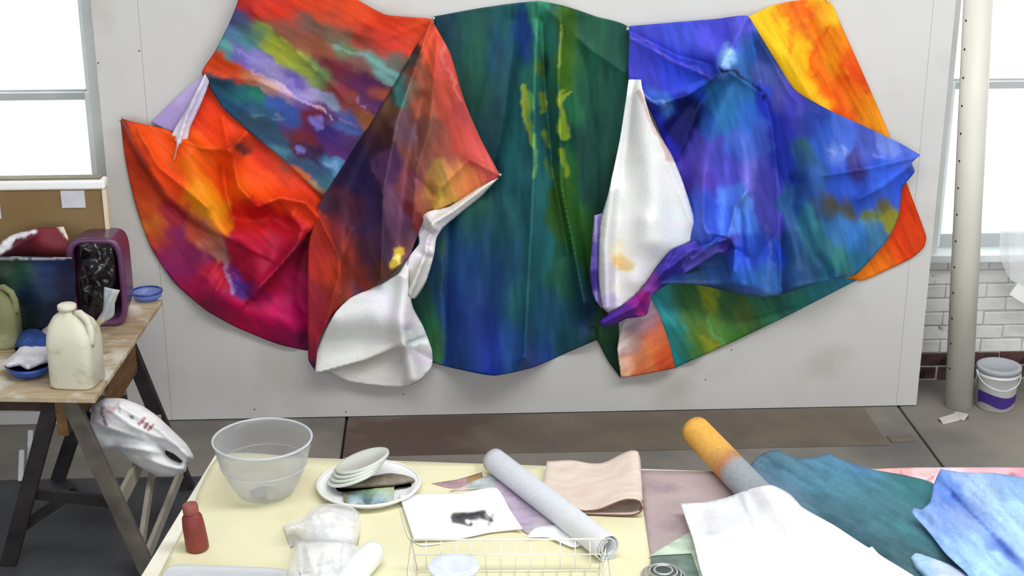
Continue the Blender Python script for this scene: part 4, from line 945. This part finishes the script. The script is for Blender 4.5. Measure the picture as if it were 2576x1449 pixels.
# white shopping bag hanging at the trestle --------------------------
bg_ = pillow('shopping_bag', [(232, 1022), (262, 1003), (310, 1003), (360, 1022), (400, 1050), (440, 1088), (470, 1118), (487, 1148), (482, 1160), (470, 1165), (468, 1185), (440, 1198), (400, 1198), (360, 1180), (330, 1160), (300, 1132), (262, 1130), (238, 1105), (228, 1070)], P_bag, None, 5.42, 0.085, 95,
             [(300, 1060, '#f6f5fa', 60), (400, 1130, '#f6f5fa', 60), (260, 1030, '#c6c4ce', 30), (360, 1060, '#f6f5fa', 30), (450, 1170, '#f6f5fa', 40), (330, 1130, '#f6f5fa', 40)],
             [([(258, 1030), (266, 1068)], 4, '#6a3a48', .8), ([(276, 1024), (290, 1030)], 4, '#d89a9a', .8), ([(300, 1020), (304, 1034)], 3, '#6a4452', .7), ([(262, 1038), (282, 1036)], 3.5, '#b06a70', .7), ([(328, 1048), (334, 1052)], 5, '#4a4048', .85), ([(352, 1066), (366, 1054)], 4, '#b05a62', .85), ([(364, 1074), (372, 1064)], 4, '#8a3040', .9), ([(374, 1078), (388, 1070)], 5, '#983848', .9)],
             folds=[('c', [(250, 1120), (350, 1130), (470, 1150)], 8, .02), ('c', [(300, 1020), (400, 1080), (480, 1150)], 10, .02), ('c', [(240, 1090), (330, 1100), (450, 1130)], 9, -.015), ('c', [(340, 1150), (420, 1170), (465, 1180)], 8, .018), ('c', [(250, 1010), (330, 1070), (420, 1110), (484, 1152)], 6, .014), ('c', [(236, 1060), (300, 1085), (400, 1120)], 6, .014), ('c', [(290, 1125), (380, 1165), (450, 1192)], 6, -.012)], noise=(0.009, 30), step=5,
             holes=[[(416, 1132), (438, 1142), (460, 1160), (454, 1165), (432, 1156), (416, 1142)]])
tag(bg_, 'white plastic shopping bag with small red print hanging on the trestle leg', 'bag')
for (x, y, y2, lab) in ((74, 1082, 1130, 'white sliver of card upright on the floor behind the trestle'), (52, 1132, 1200, 'longer white paint-stirring stick leaning behind the trestle')):
    p, q = ay(x, y2, 6.2), ay(x - 2, y, 6.3)
    p = az(x, y2 + (10 if y2 > 1150 else 60), 0.004)
    q = ay(x + 3, y, float(p[1]) + 0.08)
    tag(mesh('white_stick', *beamg(p, q, 0.022, 0.008), M_whitepl, smooth=False), lab, 'stick')

# ------------------------------------------------------------------ foreground work table
WA = az(541, 1143, ZT); WE = az(1750, 1183, ZT); ang = math.atan2(WE[1] - WA[1], WE[0] - WA[0])
ux = np.array([math.cos(ang), math.sin(ang), 0]); uy = np.array([math.sin(ang), -math.cos(ang), 0])


def tp(u, v, z=0.0):
    return np.array([WA[0], WA[1], ZT + z]) + ux * u + uy * v


wt = thing('work_table', 'long work table spread with papers, rolls and canvas, facing the display board', 'table', tp(1.6, 0.6, -ZT))
c4 = [tp(0, 0), tp(3.4, 0), tp(3.4, 1.2), tp(0, 1.2)]
V = [(p[0], p[1], z) for z in (ZT - 0.03, ZT) for p in c4]
bevel(mesh('tabletop', V, [(0, 1, 2, 3), (7, 6, 5, 4), (4, 5, 1, 0), (5, 6, 2, 1), (6, 7, 3, 2), (7, 4, 0, 3)], M_tabtop, wt, smooth=False), 0.004)
for u in (0.18, 1.7, 3.25):
    for v in (0.25, 1.1):
        p = tp(u, v)
        bevel(mesh('leg', *boxg(p[0] - .03, p[0] + .03, p[1] - .03, p[1] + .03, 0.001, ZT - .03), M_palewood, wt, smooth=False), 0.003)
for v in (0.25, 1.1):
    mesh('apron', *beamg(tp(0.18, v, -.075), tp(3.25, v, -.075), 0.025, 0.09, (0, 0, 1)), M_palewood, wt, smooth=False)

yp = sheet('yellow_paper', [(552, 1147), (780, 1153), (1000, 1160), (1300, 1169), (1608, 1180), (1622, 1290), (1640, 1420), (1648, 1500), (372, 1500), (470, 1310)], M_yel, None, 0.002, noise=(0.0025, 60), plane=('z', ZT), thick=0.001, step=16, floor_=0.0016)
tag(yp, 'pale yellow stained paper covering one end of the work table', 'paper')
mv = sheet('mauve_cloth', [(1604, 1182), (1830, 1187), (2000, 1193), (2190, 1200), (2400, 1300), (2480, 1500), (1654, 1500), (1636, 1400), (1620, 1290)], M_mauve, None, 0.003, [('r', [(1700, 1200), (1690, 1400)], 20, .004)], noise=(0.005, 60), plane=('z', ZT), thick=0.001, step=12)
tag(mv, 'dusty mauve cloth lying on the work table beside the yellow paper', 'cloth')
pk = sheet('pink_cloth', [(2186, 1180), (2300, 1176), (2600, 1176), (2700, 1180), (2700, 1300), (2360, 1240), (2270, 1212)], P_canvas2, None, 0.006, noise=(0.004, 40), plane=('z', ZT + 0.002),
           cols=[(2250, 1180, '#f4b8b8', 40), (2350, 1178, '#f6d0d4', 40), (2500, 1180, '#f2b4c0', 40), (2600, 1200, '#f2a8b8', 40)], strokes=[([(2275, 1194), (2290, 1200)], 5, '#d86878', .7), ([(2330, 1205), (2345, 1203)], 4, '#d86878', .7), ([(2500, 1190), (2510, 1196)], 5, '#c05070', .7), ([(2540, 1194), (2550, 1200)], 6, '#b86070', .7)], thick=.002)
tag(pk, 'pink patterned cloth at the back of the work table behind the blue canvas', 'cloth')

# clear bowl ---------------------------------------------------------
bo = az(668, 1238, ZT + 0.003)
cbw = thing('clear_bowl', 'large clear plastic mixing bowl on the yellow paper', 'bowl', bo)
mesh('shell', *latheg([(0.0001, 0.004), (0.08, 0.0015), (0.092, 0.006), (0.112, 0.04), (0.135, 0.095), (0.15, 0.15), (0.156, 0.19), (0.153, 0.19), (0.147, 0.15), (0.132, 0.095), (0.109, 0.042), (0.09, 0.01), (0.0001, 0.008)], 64, bo), M_clear, cbw)
mesh('rim', *latheg([(0.153, 0.188), (0.159, 0.187), (0.161, 0.192), (0.156, 0.195)], 64, bo, close=True), M_frost, cbw)
mesh('water_line', *latheg([(0.139, 0.105), (0.141, 0.105), (0.141, 0.108), (0.139, 0.108)], 64, bo, close=True), M_frost, cbw)
rd = mound('paint_residue', [(628, 1235), (660, 1222), (700, 1230), (705, 1250), (670, 1258), (640, 1252)], P_canvas2, cbw, ZT + 0.012, 0.006, 14, [(650, 1232, '#8a8c9a', 18), (670, 1250, '#7a3a48', 10), (690, 1240, '#a8a49a', 14)], step=5, noise=(.004, 12))

# red-brown bottle -----------------------------------------------------
bt = az(498, 1381, ZT + 0.002)
bb = thing('paint_bottle', 'red-brown plastic squeeze bottle on the yellow paper', 'bottle', bt)
ax_ = (-0.1, 0.02, 1.0)
mesh('body', *latheg([(0.0001, 0.0), (0.031, 0.0), (0.034, 0.004), (0.0345, 0.03), (0.033, 0.08), (0.030, 0.108), (0.024, 0.118), (0.018, 0.122), (0.018, 0.128), (0.0001, 0.128)], 36, bt, ax_), M_redbr, bb)
a_ = np.array(ax_) / np.linalg.norm(ax_)
mesh('cap', *latheg([(0.0225, 0), (0.0235, 0.003), (0.0235, 0.024), (0.021, 0.028), (0.0001, 0.028)], 20, bt + a_ * 0.122, ax_), mat('cap_red', '#8a4840', '#9c5a50', 8, 0.5), bb)

# tray with lids -------------------------------------------------------
tr = az(928, 1232, ZT + 0.003)
ty = thing('round_tray', 'round white plastic tray behind the plastic bag on the yellow paper', 'tray', tr)
mesh('dish', *latheg([(0.0001, 0.002), (0.12, 0.002), (0.135, 0.006), (0.155, 0.024), (0.166, 0.026), (0.168, 0.022), (0.160, 0.018), (0.14, 0.0), (0.0001, 0.0)], 56, tr), M_whitepl, ty)
mesh('rim', *latheg([(0.160, 0.024), (0.168, 0.022), (0.171, 0.027), (0.164, 0.031)], 56, tr, close=True), M_wire, ty)
ln = np.array([-0.30, 0.10, 0.94]); ln /= np.linalg.norm(ln)
l0 = az(893, 1195, ZT + 0.045)
for k in range(4):
    c = l0 + ln * 0.011 * k + np.array([0.012, 0.008, 0.0]) * k
    V, F = latheg([(0.0001, 0.0), (0.088, 0.0), (0.092, 0.003), (0.092, 0.010), (0.088, 0.012), (0.082, 0.009), (0.066, 0.008), (0.064, 0.006), (0.0001, 0.006)], 44, c, ln)
    tag(mesh('jar_cover', V, F, M_lid), ('lowest', 'second lowest', 'second highest', 'topmost')[k] + ' pale grey-green disc of the tilted stack on the round tray', 'plastic disc', 'discs stacked on the round tray')
bp2 = mound('brown_paper', [(838, 1212), (900, 1205), (980, 1190), (1040, 1200), (1050, 1212), (990, 1222), (900, 1228), (845, 1226)], M_brownpap, None, ZT + 0.012, 0.022, 10, noise=(0.012, 16), step=5)
tag(bp2, 'crumpled brown paper under the stacked lids on the round tray', 'paper')
cd = sheet('picture_card', [(862, 1238), (992, 1222), (988, 1262), (905, 1278), (868, 1262)], P_canvas2, None, 0.016, noise=(.002, 30), plane=('z', ZT), step=4,
           cols=[(880, 1240, '#788060', 16), (930, 1232, '#90a880', 16), (975, 1232, '#a8bc98', 14), (900, 1255, '#8098a0', 16), (930, 1250, '#607878', 12), (960, 1262, '#98b0b8', 16), (980, 1250, '#b0c0b8', 14), (900, 1268, '#c0d0dc', 12)], strokes=[([(905, 1276), (985, 1262)], 2, '#506070', .8), ([(905, 1262), (950, 1254)], 3, '#5a7884', .6)], gain=1.0)
tag(cd, 'green and blue picture card lying in the round tray', 'card')

# clear plastic bag and white roll ------------------------------------
pbg = thing('plastic_bag', 'crumpled clear plastic bag with white contents on the yellow paper', 'bag', az(820, 1390, ZT))
M_crink = clear('crinkled_film', '#ffffff', '#eef0f2', 0.45, 0.15, 0.5)
mound('bag_top', [(712, 1322), (735, 1310), (765, 1298), (790, 1272), (830, 1264), (880, 1268), (906, 1292), (905, 1340), (890, 1372), (820, 1368), (770, 1362), (742, 1340), (722, 1345)], M_film, pbg, ZT + 0.003, 0.075, 40, noise=(0.012, 26), folds=[('c', [(780, 1300), (840, 1290), (895, 1320)], 7, .015), ('c', [(715, 1325), (770, 1310), (800, 1275)], 6, .015), ('c', [(720, 1330), (790, 1340), (890, 1320)], 8, .02), ('c', [(800, 1280), (830, 1350)], 8, .015)], step=5)
mound('bag_body', [(742, 1362), (800, 1352), (880, 1358), (905, 1385), (892, 1440), (885, 1500), (725, 1500), (722, 1440), (735, 1400)], M_film, pbg, ZT + 0.0035, 0.07, 36, noise=(0.016, 18), folds=[('c', [(750, 1370), (760, 1480)], 5, .022), ('c', [(870, 1365), (850, 1490)], 5, .022), ('c', [(790, 1440), (880, 1420)], 5, .018), ('c', [(770, 1370), (790, 1440)], 7, .025), ('c', [(740, 1440), (840, 1400)], 7, .02), ('c', [(820, 1370), (800, 1500)], 6, .02)], step=5)
mound('contents', [(775, 1300), (830, 1275), (890, 1285), (895, 1340), (885, 1440), (870, 1490), (770, 1490), (760, 1400), (790, 1350)], P_raw, pbg, ZT + 0.0025, 0.045, 36, [(840, 1310, '#f4f6fc', 40), (820, 1400, '#f2f4f4', 40), (860, 1460, '#f6f8fa', 40)], step=7)
r0, r1 = az(935, 1392, ZT + 0.042), az(858, 1480, ZT + 0.042)
d_ = (r1 - r0); L_ = np.linalg.norm(d_); d_ /= L_
prof = [(0.0001, -0.034), (0.018, -0.031), (0.03, -0.02), (0.037, -0.003), (0.039, 0.02), (0.039, L_), (0.034, L_ + .004), (0.0001, L_ + .004)]
fo = thing('foam_roller', 'plain white rounded roll lying beside the clear plastic bag', 'roll', r0 - np.array([0, 0, .04]))
mesh('sleeve', *latheg(prof, 32, r0, d_), M_whitepl, fo)
mesh('end_core', *latheg([(0.0001, L_ + .02), (.012, L_ + .02), (.012, L_ + .002)], 20, r0, d_), M_wire, fo)

# frosted lid at the near edge
cl = az(560, 1470, ZT + 0.003)
fl_ = thing('frosted_lid', 'flat frosted plastic storage lid near the red-brown bottle', 'lid', cl)
rg = [superring(0.178, 0.09, 0.001, 7, 56), superring(0.182, 0.094, 0.004, 7, 56), superring(0.182, 0.094, 0.015, 7, 56), superring(0.176, 0.088, 0.017, 7, 56), superring(0.170, 0.082, 0.011, 7, 56)]
V, F = loftg(rg); mesh('panel', rotz(V, ang) + cl + (0, -0.015, 0), F, M_frost, fl_)

# papers and swatches --------------------------------------------------
sw = sheet('mauve_swatch', [(1085, 1216), (1150, 1206), (1212, 1188), (1215, 1200), (1140, 1228)], P_canvas2, None, 0.004, plane=('z', ZT), noise=(.001, 30), step=5, cols=[(1120, 1215, '#b09098', 30), (1200, 1195, '#a08058', 14)], thick=.001)
tag(sw, 'small torn mauve paper swatch beside the white canvas roll', 'paper')
sw = sheet('lavender_sheet', [(1130, 1236), (1215, 1200), (1260, 1192), (1330, 1240), (1430, 1340), (1440, 1358), (1320, 1338), (1270, 1262), (1240, 1230)], P_canvas2, None, 0.006, plane=('z', ZT), noise=(.003, 40), step=6, cols=[(1150, 1230, '#d8c4c0', 20), (1220, 1210, '#b8c0c0', 25), (1290, 1240, '#c0b0c4', 30), (1320, 1290, '#b8a8c0', 30), (1380, 1320, '#c8bcc8', 30)], thick=.001)
tag(sw, 'pale lavender painted paper lying under the white canvas roll', 'paper')
sw = sheet('cream_scrap', [(1322, 1352), (1345, 1328), (1400, 1322), (1470, 1370), (1440, 1376), (1380, 1352)], M_white, None, 0.012, [('c', [(1335, 1345), (1390, 1330)], 10, .008)], plane=('z', ZT), noise=(.003, 20), step=5, thick=.001)
tag(sw, 'small curled white paper scrap beside the wire basket', 'paper')
ws = sheet('under_sheet', [(1000, 1262), (1040, 1362), (1120, 1366), (1060, 1372), (1028, 1352)], M_white, None, 0.006, plane=('z', ZT), noise=(.001, 20), step=5, thick=.001)
tag(ws, 'white sheet of paper peeping out under the printed one', 'paper')
pr = sheet('printed_sheet', [(1004, 1244), (1080, 1242), (1160, 1240), (1248, 1227), (1282, 1280), (1315, 1330), (1230, 1340), (1150, 1356), (1042, 1360), (1024, 1305)], P_raw, None, 0.010, [('r', [(1250, 1228), (1315, 1330)], 18, .008), ('r', [(1010, 1250), (1040, 1350)], 16, .006)], plane=('z', ZT), noise=(.001, 40), step=3.2, wob=2, streak=0.0, thick=.001,
           cols=[(1060, 1300, '#fcfcfc', 60), (1200, 1260, '#f0f2f2', 40), (1250, 1320, '#f2f4f4', 40), (1100, 1330, '#fbfbfb', 40), (1140, 1260, '#fffaf2', 40)],
           strokes=[([(1145, 1302), (1180, 1300), (1215, 1294)], (13, 10), '#3c3e44', .95), ([(1140, 1312), (1185, 1318)], 5, '#585c64', .9), ([(1212, 1298), (1236, 1308)], (9, 5), '#4a4646', .9), ([(1228, 1318), (1240, 1296)], 3.5, '#625c58', .9), ([(1150, 1302), (1200, 1292)], 3, '#14161a', .9), ([(1174, 1312), (1178, 1313)], 5, '#f4f4f4', 1), ([(1196, 1306), (1206, 1304)], 3, '#9098a0', .8), ([(1222, 1298), (1226, 1304)], 3, '#c8b8b0', .9), ([(1160, 1311), (1168, 1312)], 3, '#202228', .9)])
tag(pr, 'white sheet of paper printed with a small dark grey picture', 'paper')


def rolled(name, lab, p, q, R, turns, mat_, cols=None, inner=0.5, seg=40):
    p, q = np.array(p, float), np.array(q, float); a = q - p; L = np.linalg.norm(a); a /= L
    s = np.cross(a, (0, 0, 1)); s /= np.linalg.norm(s); t = np.cross(s, a)
    n = int(seg * turns); V, F, K = [], [], []
    m = 24
    for j in range(m + 1):
        for i in range(n + 1):
            g = 2 * math.pi * turns * i / n - 2.2
            r = R * (1 - (1 - inner) * i / n)
            wob_ = 0.0
            V.append(p + a * (L * j / m) + (s * math.cos(g) + t * math.sin(g)) * r); K.append(j / m)
    for j in range(m):
        for i in range(n):
            k = j * (n + 1) + i; F.append((k, k + 1, k + n + 2, k + n + 1))
    o = mesh(name, V, F, mat_)
    solid(o, 0.003, 0)
    if cols:
        K = np.array(K); xs_ = [c[0] for c in cols]; cs = np.array([lin(c[1]) for c in cols])
        nz = 0.05 * fbm(np.array([v[0] for v in V]) * 30, np.array([v[1] for v in V]) * 30)
        C = np.column_stack([np.interp(K + nz, xs_, cs[:, i]) for i in range(3)]); setpaint(o, C)
    tag(o, lab, 'canvas roll'); return o


rolled('canvas_roll', 'white canvas roll lying diagonally on the yellow paper, open end by the wire basket', az(1243, 1156, ZT + .046), az(1530, 1378, ZT + .046), 0.044, 2.6, P_raw, [(0, '#c6c8d0'), (0.5, '#d2d6de'), (1, '#dadce0')], 0.45)

# folded cream canvas ------------------------------------------------
def folded():
    o0 = az(1360, 1292, ZT + 0.004); e0 = az(1610, 1302, ZT + 0.004); b0 = az(1340, 1180, ZT + 0.004)
    u = e0 - o0; W = np.linalg.norm(u); u /= W
    v = b0 - o0; v[2] = 0; v -= u * (v @ u); D = np.linalg.norm(v) * 1.0; v /= np.linalg.norm(v)
    prof = [(0.05 * W, 0.002), (0.4 * W, 0.002), (0.75 * W, 0.003), (0.92 * W, 0.005), (1.0 * W, 0.016), (1.03 * W, 0.036), (1.0 * W, 0.056), (0.92 * W, 0.058), (0.8 * W, 0.048), (0.62 * W, 0.026), (0.45 * W, 0.018), (0.25 * W, 0.022), (0.0, 0.026)]
    P = np.array(prof); tt = np.linspace(0, len(P) - 1, 64); i = np.clip(tt.astype(int), 0, len(P) - 2); f = (tt - i)
    f = f
    Q = P[i] * (1 - f)[:, None] + P[i + 1] * f[:, None]
    for _ in range(3):
        Q[1:-1] = (Q[:-2] + 2 * Q[1:-1] + Q[2:]) / 4
    m = 20; V, F = [], []
    for j in range(m + 1):
        w = j / m
        for k, (a, z) in enumerate(Q):
            zz = z * (1 + 0.25 * w) + (0.006 * math.sin(a * 30 + 5 * w) if k > 30 else 0) + 0.004
            V.append(o0 + u * a * (1 - 0.03 * w) + v * D * w + np.array([0, 0, zz]))
    n = len(Q)
    for j in range(m):
        for k in range(n - 1):
            q = j * n + k; F.append((q, q + 1, q + n + 1, q + n))
    M = bpy.data.materials.get('cream_canvas') or mat('cream_canvas', '#d2beb2', '#dfd2c6', 14, 0.85, 0.2, 90, stretch=(1, 3, 1))
    ob = mesh('folded_canvas', V, F, M); solid(ob, 0.003, 0)
    edge = mesh('brown_underside', [np.array(p) + np.array([0, 0, -0.0022]) for p in V[: n] + V[n: 2 * n]], [(k, k + 1, n + k + 1, n + k) for k in range(n - 1)], mat('brown_edge', '#74504a', '#8a6258', 10), ob)
    solid(edge, 0.006, 0)
    tag(ob, 'cream canvas folded back on itself with a brown edge on the yellow paper', 'canvas')


folded()

# wire basket ----------------------------------------------------------
zr = ZT + 0.10
b0, b1 = az(1034, 1358, zr), az(1522, 1356, zr)
u = b1 - b0; BW = np.linalg.norm(u); u /= BW; v = np.array([u[1], -u[0], 0]); BD = 0.30; H_ = 0.095
wb = thing('wire_basket', 'white wire basket standing on the yellow paper', 'basket', b0 + u * BW / 2 + v * BD / 2 - np.array([0, 0, 0.098]))


def bp3(a, d, z): return b0 + u * a + v * d - np.array([0, 0, H_ - z])


mesh('rim', *tubeg([bp3(0, 0, H_), bp3(BW, 0, H_), bp3(BW, BD, H_), bp3(0, BD, H_)], 0.0032, 8, True), M_wire, wb)
ins = 0.018
def wall(a0, d0, a1, d1, n):
    parts = []
    cx_, cd_ = BW / 2, BD / 2
    def low(a, d): return (a + (ins if a < cx_ else -ins) * (1 if abs(a - cx_) > cx_ - 1e-6 else 0), d + (ins if d < cd_ else -ins) * (1 if abs(d - cd_) > cd_ - 1e-6 else 0))
    for i in range(n + 1):
        t = i / n; a, d = a0 + (a1 - a0) * t, d0 + (d1 - d0) * t
        la, ld_ = low(a, d)
        parts.append(tubeg([bp3(a, d, H_), bp3(la, ld_, 0.003)], 0.0017, 6))
    for z in (0.05,):
        k = (H_ - z) / H_
        p, q = np.array([a0, d0]), np.array([a1, d1])
        parts.append(tubeg([bp3(p[0] + (low(*p)[0] - p[0]) * k, p[1] + (low(*p)[1] - p[1]) * k, z), bp3(q[0] + (low(*q)[0] - q[0]) * k, q[1] + (low(*q)[1] - q[1]) * k, z)], 0.0017, 6))
    mesh('side_grid', *merge(parts), M_wire, wb)


wall(0, 0, BW, 0, 13); wall(0, BD, BW, BD, 13); wall(0, 0, 0, BD, 6); wall(BW, 0, BW, BD, 6)
parts = [tubeg([bp3(ins + (BW - 2 * ins) * i / 13, ins, .003), bp3(ins + (BW - 2 * ins) * i / 13, BD - ins, .003)], .0016, 6) for i in range(14)]
parts += [tubeg([bp3(ins, ins + (BD - 2 * ins) * i / 7, .003), bp3(BW - ins, ins + (BD - 2 * ins) * i / 7, .003)], .0016, 6) for i in range(8)]
mesh('base_grid', *merge(parts), M_wire, wb)
rc = az(1143, 1470, ZT + 0.01)
prof = []
V, F = [], []
n = 96
for (r, z) in ((0.045, 0.0), (0.055, 0.015), (0.068, 0.05), (0.072, 0.06), (0.066, 0.062), (0.05, 0.064), (0.02, 0.062), (0.0005, 0.06)):
    for k in range(n):
        a = 2 * math.pi * k / n; rr = r * (1 + (0.025 if k % 4 < 2 else -0.0))
        V.append((rr * math.cos(a), rr * math.sin(a), z))
for i in range(7):
    for k in range(n):
        l = (k + 1) % n; F.append((i * n + k, i * n + l, (i + 1) * n + l, (i + 1) * n + k))
tag(mesh('ribbed_cup', np.array(V) + rc, F, M_rib, smooth=False), 'upturned ribbed blue-white cup inside the wire basket', 'cup')
cc = az(1668, 1452, ZT + 0.01)
co = thing('wire_coil', 'coil of bright wire rings on the mauve cloth beside the wire basket', 'coil', cc)
for R_, z in ((0.062, 0.006), (0.052, 0.014), (0.040, 0.02), (0.026, 0.024)):
    mesh('ring', *tubeg([cc + np.array([R_ * math.cos(2 * math.pi * k / 40), R_ * math.sin(2 * math.pi * k / 40), z]) for k in range(40)], 0.0034, 8, True), M_coil, co)

# canvases at the other end ---------------------------------------------
sw = sheet('pale_green_paper', [(1632, 1398), (1690, 1362), (1745, 1332), (1790, 1400), (1800, 1480), (1770, 1480), (1740, 1392)], P_canvas2, None, 0.012, plane=('z', ZT), noise=(.003, 30), step=6, cols=[(1700, 1370, '#c0d0bc', 40), (1760, 1420, '#b8ccb8', 40)], thick=.001)
tag(sw, 'pale green paper edge showing between the mauve cloth and the white canvas', 'paper')
sw = sheet('dark_green_canvas', [(1640, 1402), (1680, 1382), (1745, 1390), (1775, 1440), (1790, 1500), (1640, 1500)], P_canvas2, None, 0.009, plane=('z', ZT), noise=(.003, 30), step=6, cols=[(1690, 1400, '#687a70', 40), (1740, 1430, '#70857c', 40)], thick=.001)
tag(sw, 'dull green canvas scrap under the wire coil', 'canvas')

rolled('yellow_roll', 'thick canvas roll painted yellow fading to orange and grey under the white canvas', az(1752, 1082, ZT + .062), az(1950, 1290, ZT + .062), 0.056, 2.2, P_canvas2, [(0, '#e8b050'), (0.35, '#e2ac54'), (0.42, '#c89858'), (0.5, '#b87850'), (0.56, '#9aa0a4'), (1, '#8f9ba4')], 0.5)

tk = sheet('teal_canvas', [(1880, 1178), (1905, 1150), (1930, 1136), (1958, 1132), (2000, 1150), (2040, 1152), (2085, 1140), (2120, 1156), (2190, 1180), (2280, 1196), (2350, 1218), (2380, 1290), (2440, 1400), (2500, 1500), (2250, 1500), (2150, 1400), (2050, 1330), (1960, 1270), (1930, 1220)],
           P_canvas2, None, 0.03, [('r', [(1900, 1150), (2080, 1150), (2200, 1185)], 35, .03), ('c', [(1930, 1140), (2100, 1250), (2300, 1400)], 26, .015), ('r', [(2000, 1200), (2150, 1290), (2300, 1380)], 24, -.012), ('c', [(2090, 1145), (2230, 1260), (2360, 1380)], 24, .012)],
           [(1930, 1150, '#5a7a90', 30), (1960, 1140, '#5a8494', 30), (2000, 1170, '#54788c', 40), (2080, 1150, '#5c8498', 30), (2100, 1180, '#5890b8', 28), (2160, 1180, '#5a8cc0', 24), (2040, 1210, '#5690a8', 40), (2140, 1220, '#588ca0', 40), (2230, 1230, '#4c8490', 40), (2300, 1240, '#3c8088', 40), (1980, 1240, '#6a88a0', 30), (2100, 1290, '#4c7484', 40), (2200, 1300, '#4a7c88', 40), (2150, 1340, '#3e6474', 40), (2270, 1330, '#4c8490', 40), (2300, 1390, '#4a7078', 40), (2370, 1440, '#5a7c88', 30), (2330, 1300, '#4a8490', 30)],
           plane=('z', ZT), noise=(.008, 50), aniso=(28, .35), step=7, gain=0.8)
tag(tk, 'teal painted canvas spread over the back of the work table', 'canvas')
wc = sheet('white_canvas', [(1712, 1266), (1770, 1264), (1830, 1250), (1880, 1232), (1940, 1220), (1988, 1243), (2018, 1275), (2100, 1322), (2186, 1378), (2194, 1374), (2212, 1394), (2300, 1449), (2370, 1500), (1785, 1500), (1762, 1430), (1745, 1360)],
           P_raw, None, 0.055, [('r', [(1925, 1218), (1990, 1300), (2040, 1380)], 48, (.085, .05)), ('c', [(1870, 1245), (1905, 1330), (1950, 1450)], 10, .012), ('c', [(1730, 1270), (1900, 1300)], 20, -.01), ('r', [(1760, 1300), (1800, 1440)], 30, -.02), ('c', [(1800, 1350), (1910, 1320)], 12, .008), ('c', [(2186, 1376), (2230, 1415)], 6, .012)],
           [(1770, 1290, '#d2d2d4', 40), (1830, 1300, '#d0d4d6', 40), (1900, 1290, '#dadce0', 30), (1950, 1240, '#e0e0e4', 30), (1960, 1350, '#ffffff', 60), (2100, 1400, '#ffffff', 60), (1850, 1400, '#fcfcfc', 50), (1790, 1400, '#dcdedd', 25)], plane=('z', ZT), noise=(.008, 55), step=7, gain=1.1, streak=0.03)
tag(wc, 'large white primed canvas draped across the work table over the yellow roll', 'canvas')
bcv = sheet('pale_blue_canvas', [(2366, 1180), (2420, 1188), (2500, 1190), (2600, 1204), (2700, 1215), (2700, 1500), (2480, 1500), (2430, 1440), (2380, 1392), (2330, 1330), (2293, 1288), (2298, 1276), (2318, 1282), (2340, 1262), (2350, 1215)],
            P_canvas2, None, 0.06, [('c', [(2365, 1185), (2420, 1260), (2560, 1400)], 22, .03), ('r', [(2340, 1280), (2420, 1360), (2520, 1470)], 30, .03), ('r', [(2440, 1210), (2560, 1330), (2640, 1440)], 28, .03), ('c', [(2400, 1250), (2500, 1350), (2600, 1470)], 16, -.03), ('c', [(2298, 1285), (2350, 1265)], 14, .02)],
            [(2380, 1210, '#6a90dc', 24), (2400, 1250, '#5a80cc', 24), (2360, 1280, '#7898dc', 24), (2440, 1220, '#9cb8ec', 28), (2480, 1240, '#b0d4ee', 24), (2530, 1220, '#8cb0e4', 28), (2560, 1290, '#a8d0ec', 28), (2430, 1300, '#8ca4e0', 26), (2400, 1320, '#88aae8', 26), (2480, 1330, '#90b0e8', 26), (2520, 1380, '#6888d8', 20), (2440, 1370, '#9cc4ee', 24), (2490, 1410, '#a8d4f0', 26), (2560, 1440, '#98b8ec', 26), (2340, 1300, '#88a8e4', 20), (2550, 1350, '#a8ccec', 24)], plane=('z', ZT), noise=(.006, 40), aniso=(45, .45), step=6, gain=1.0)
tag(bcv, 'folded pale blue painted canvas on the work table over the pink cloth', 'canvas')
mr_ = mound('blue_white_roll', [(2288, 1402), (2302, 1390), (2330, 1396), (2390, 1420), (2440, 1450), (2500, 1500), (2380, 1500), (2330, 1458), (2300, 1428)], P_canvas2, None, ZT + 0.03, 0.035, 26, [(2310, 1405, '#a8cce8', 24), (2370, 1430, '#c8d8f2', 30), (2340, 1440, '#98bce4', 24)], noise=(.004, 30))
tag(mr_, 'small pale blue canvas roll lying on the teal canvas', 'canvas roll')
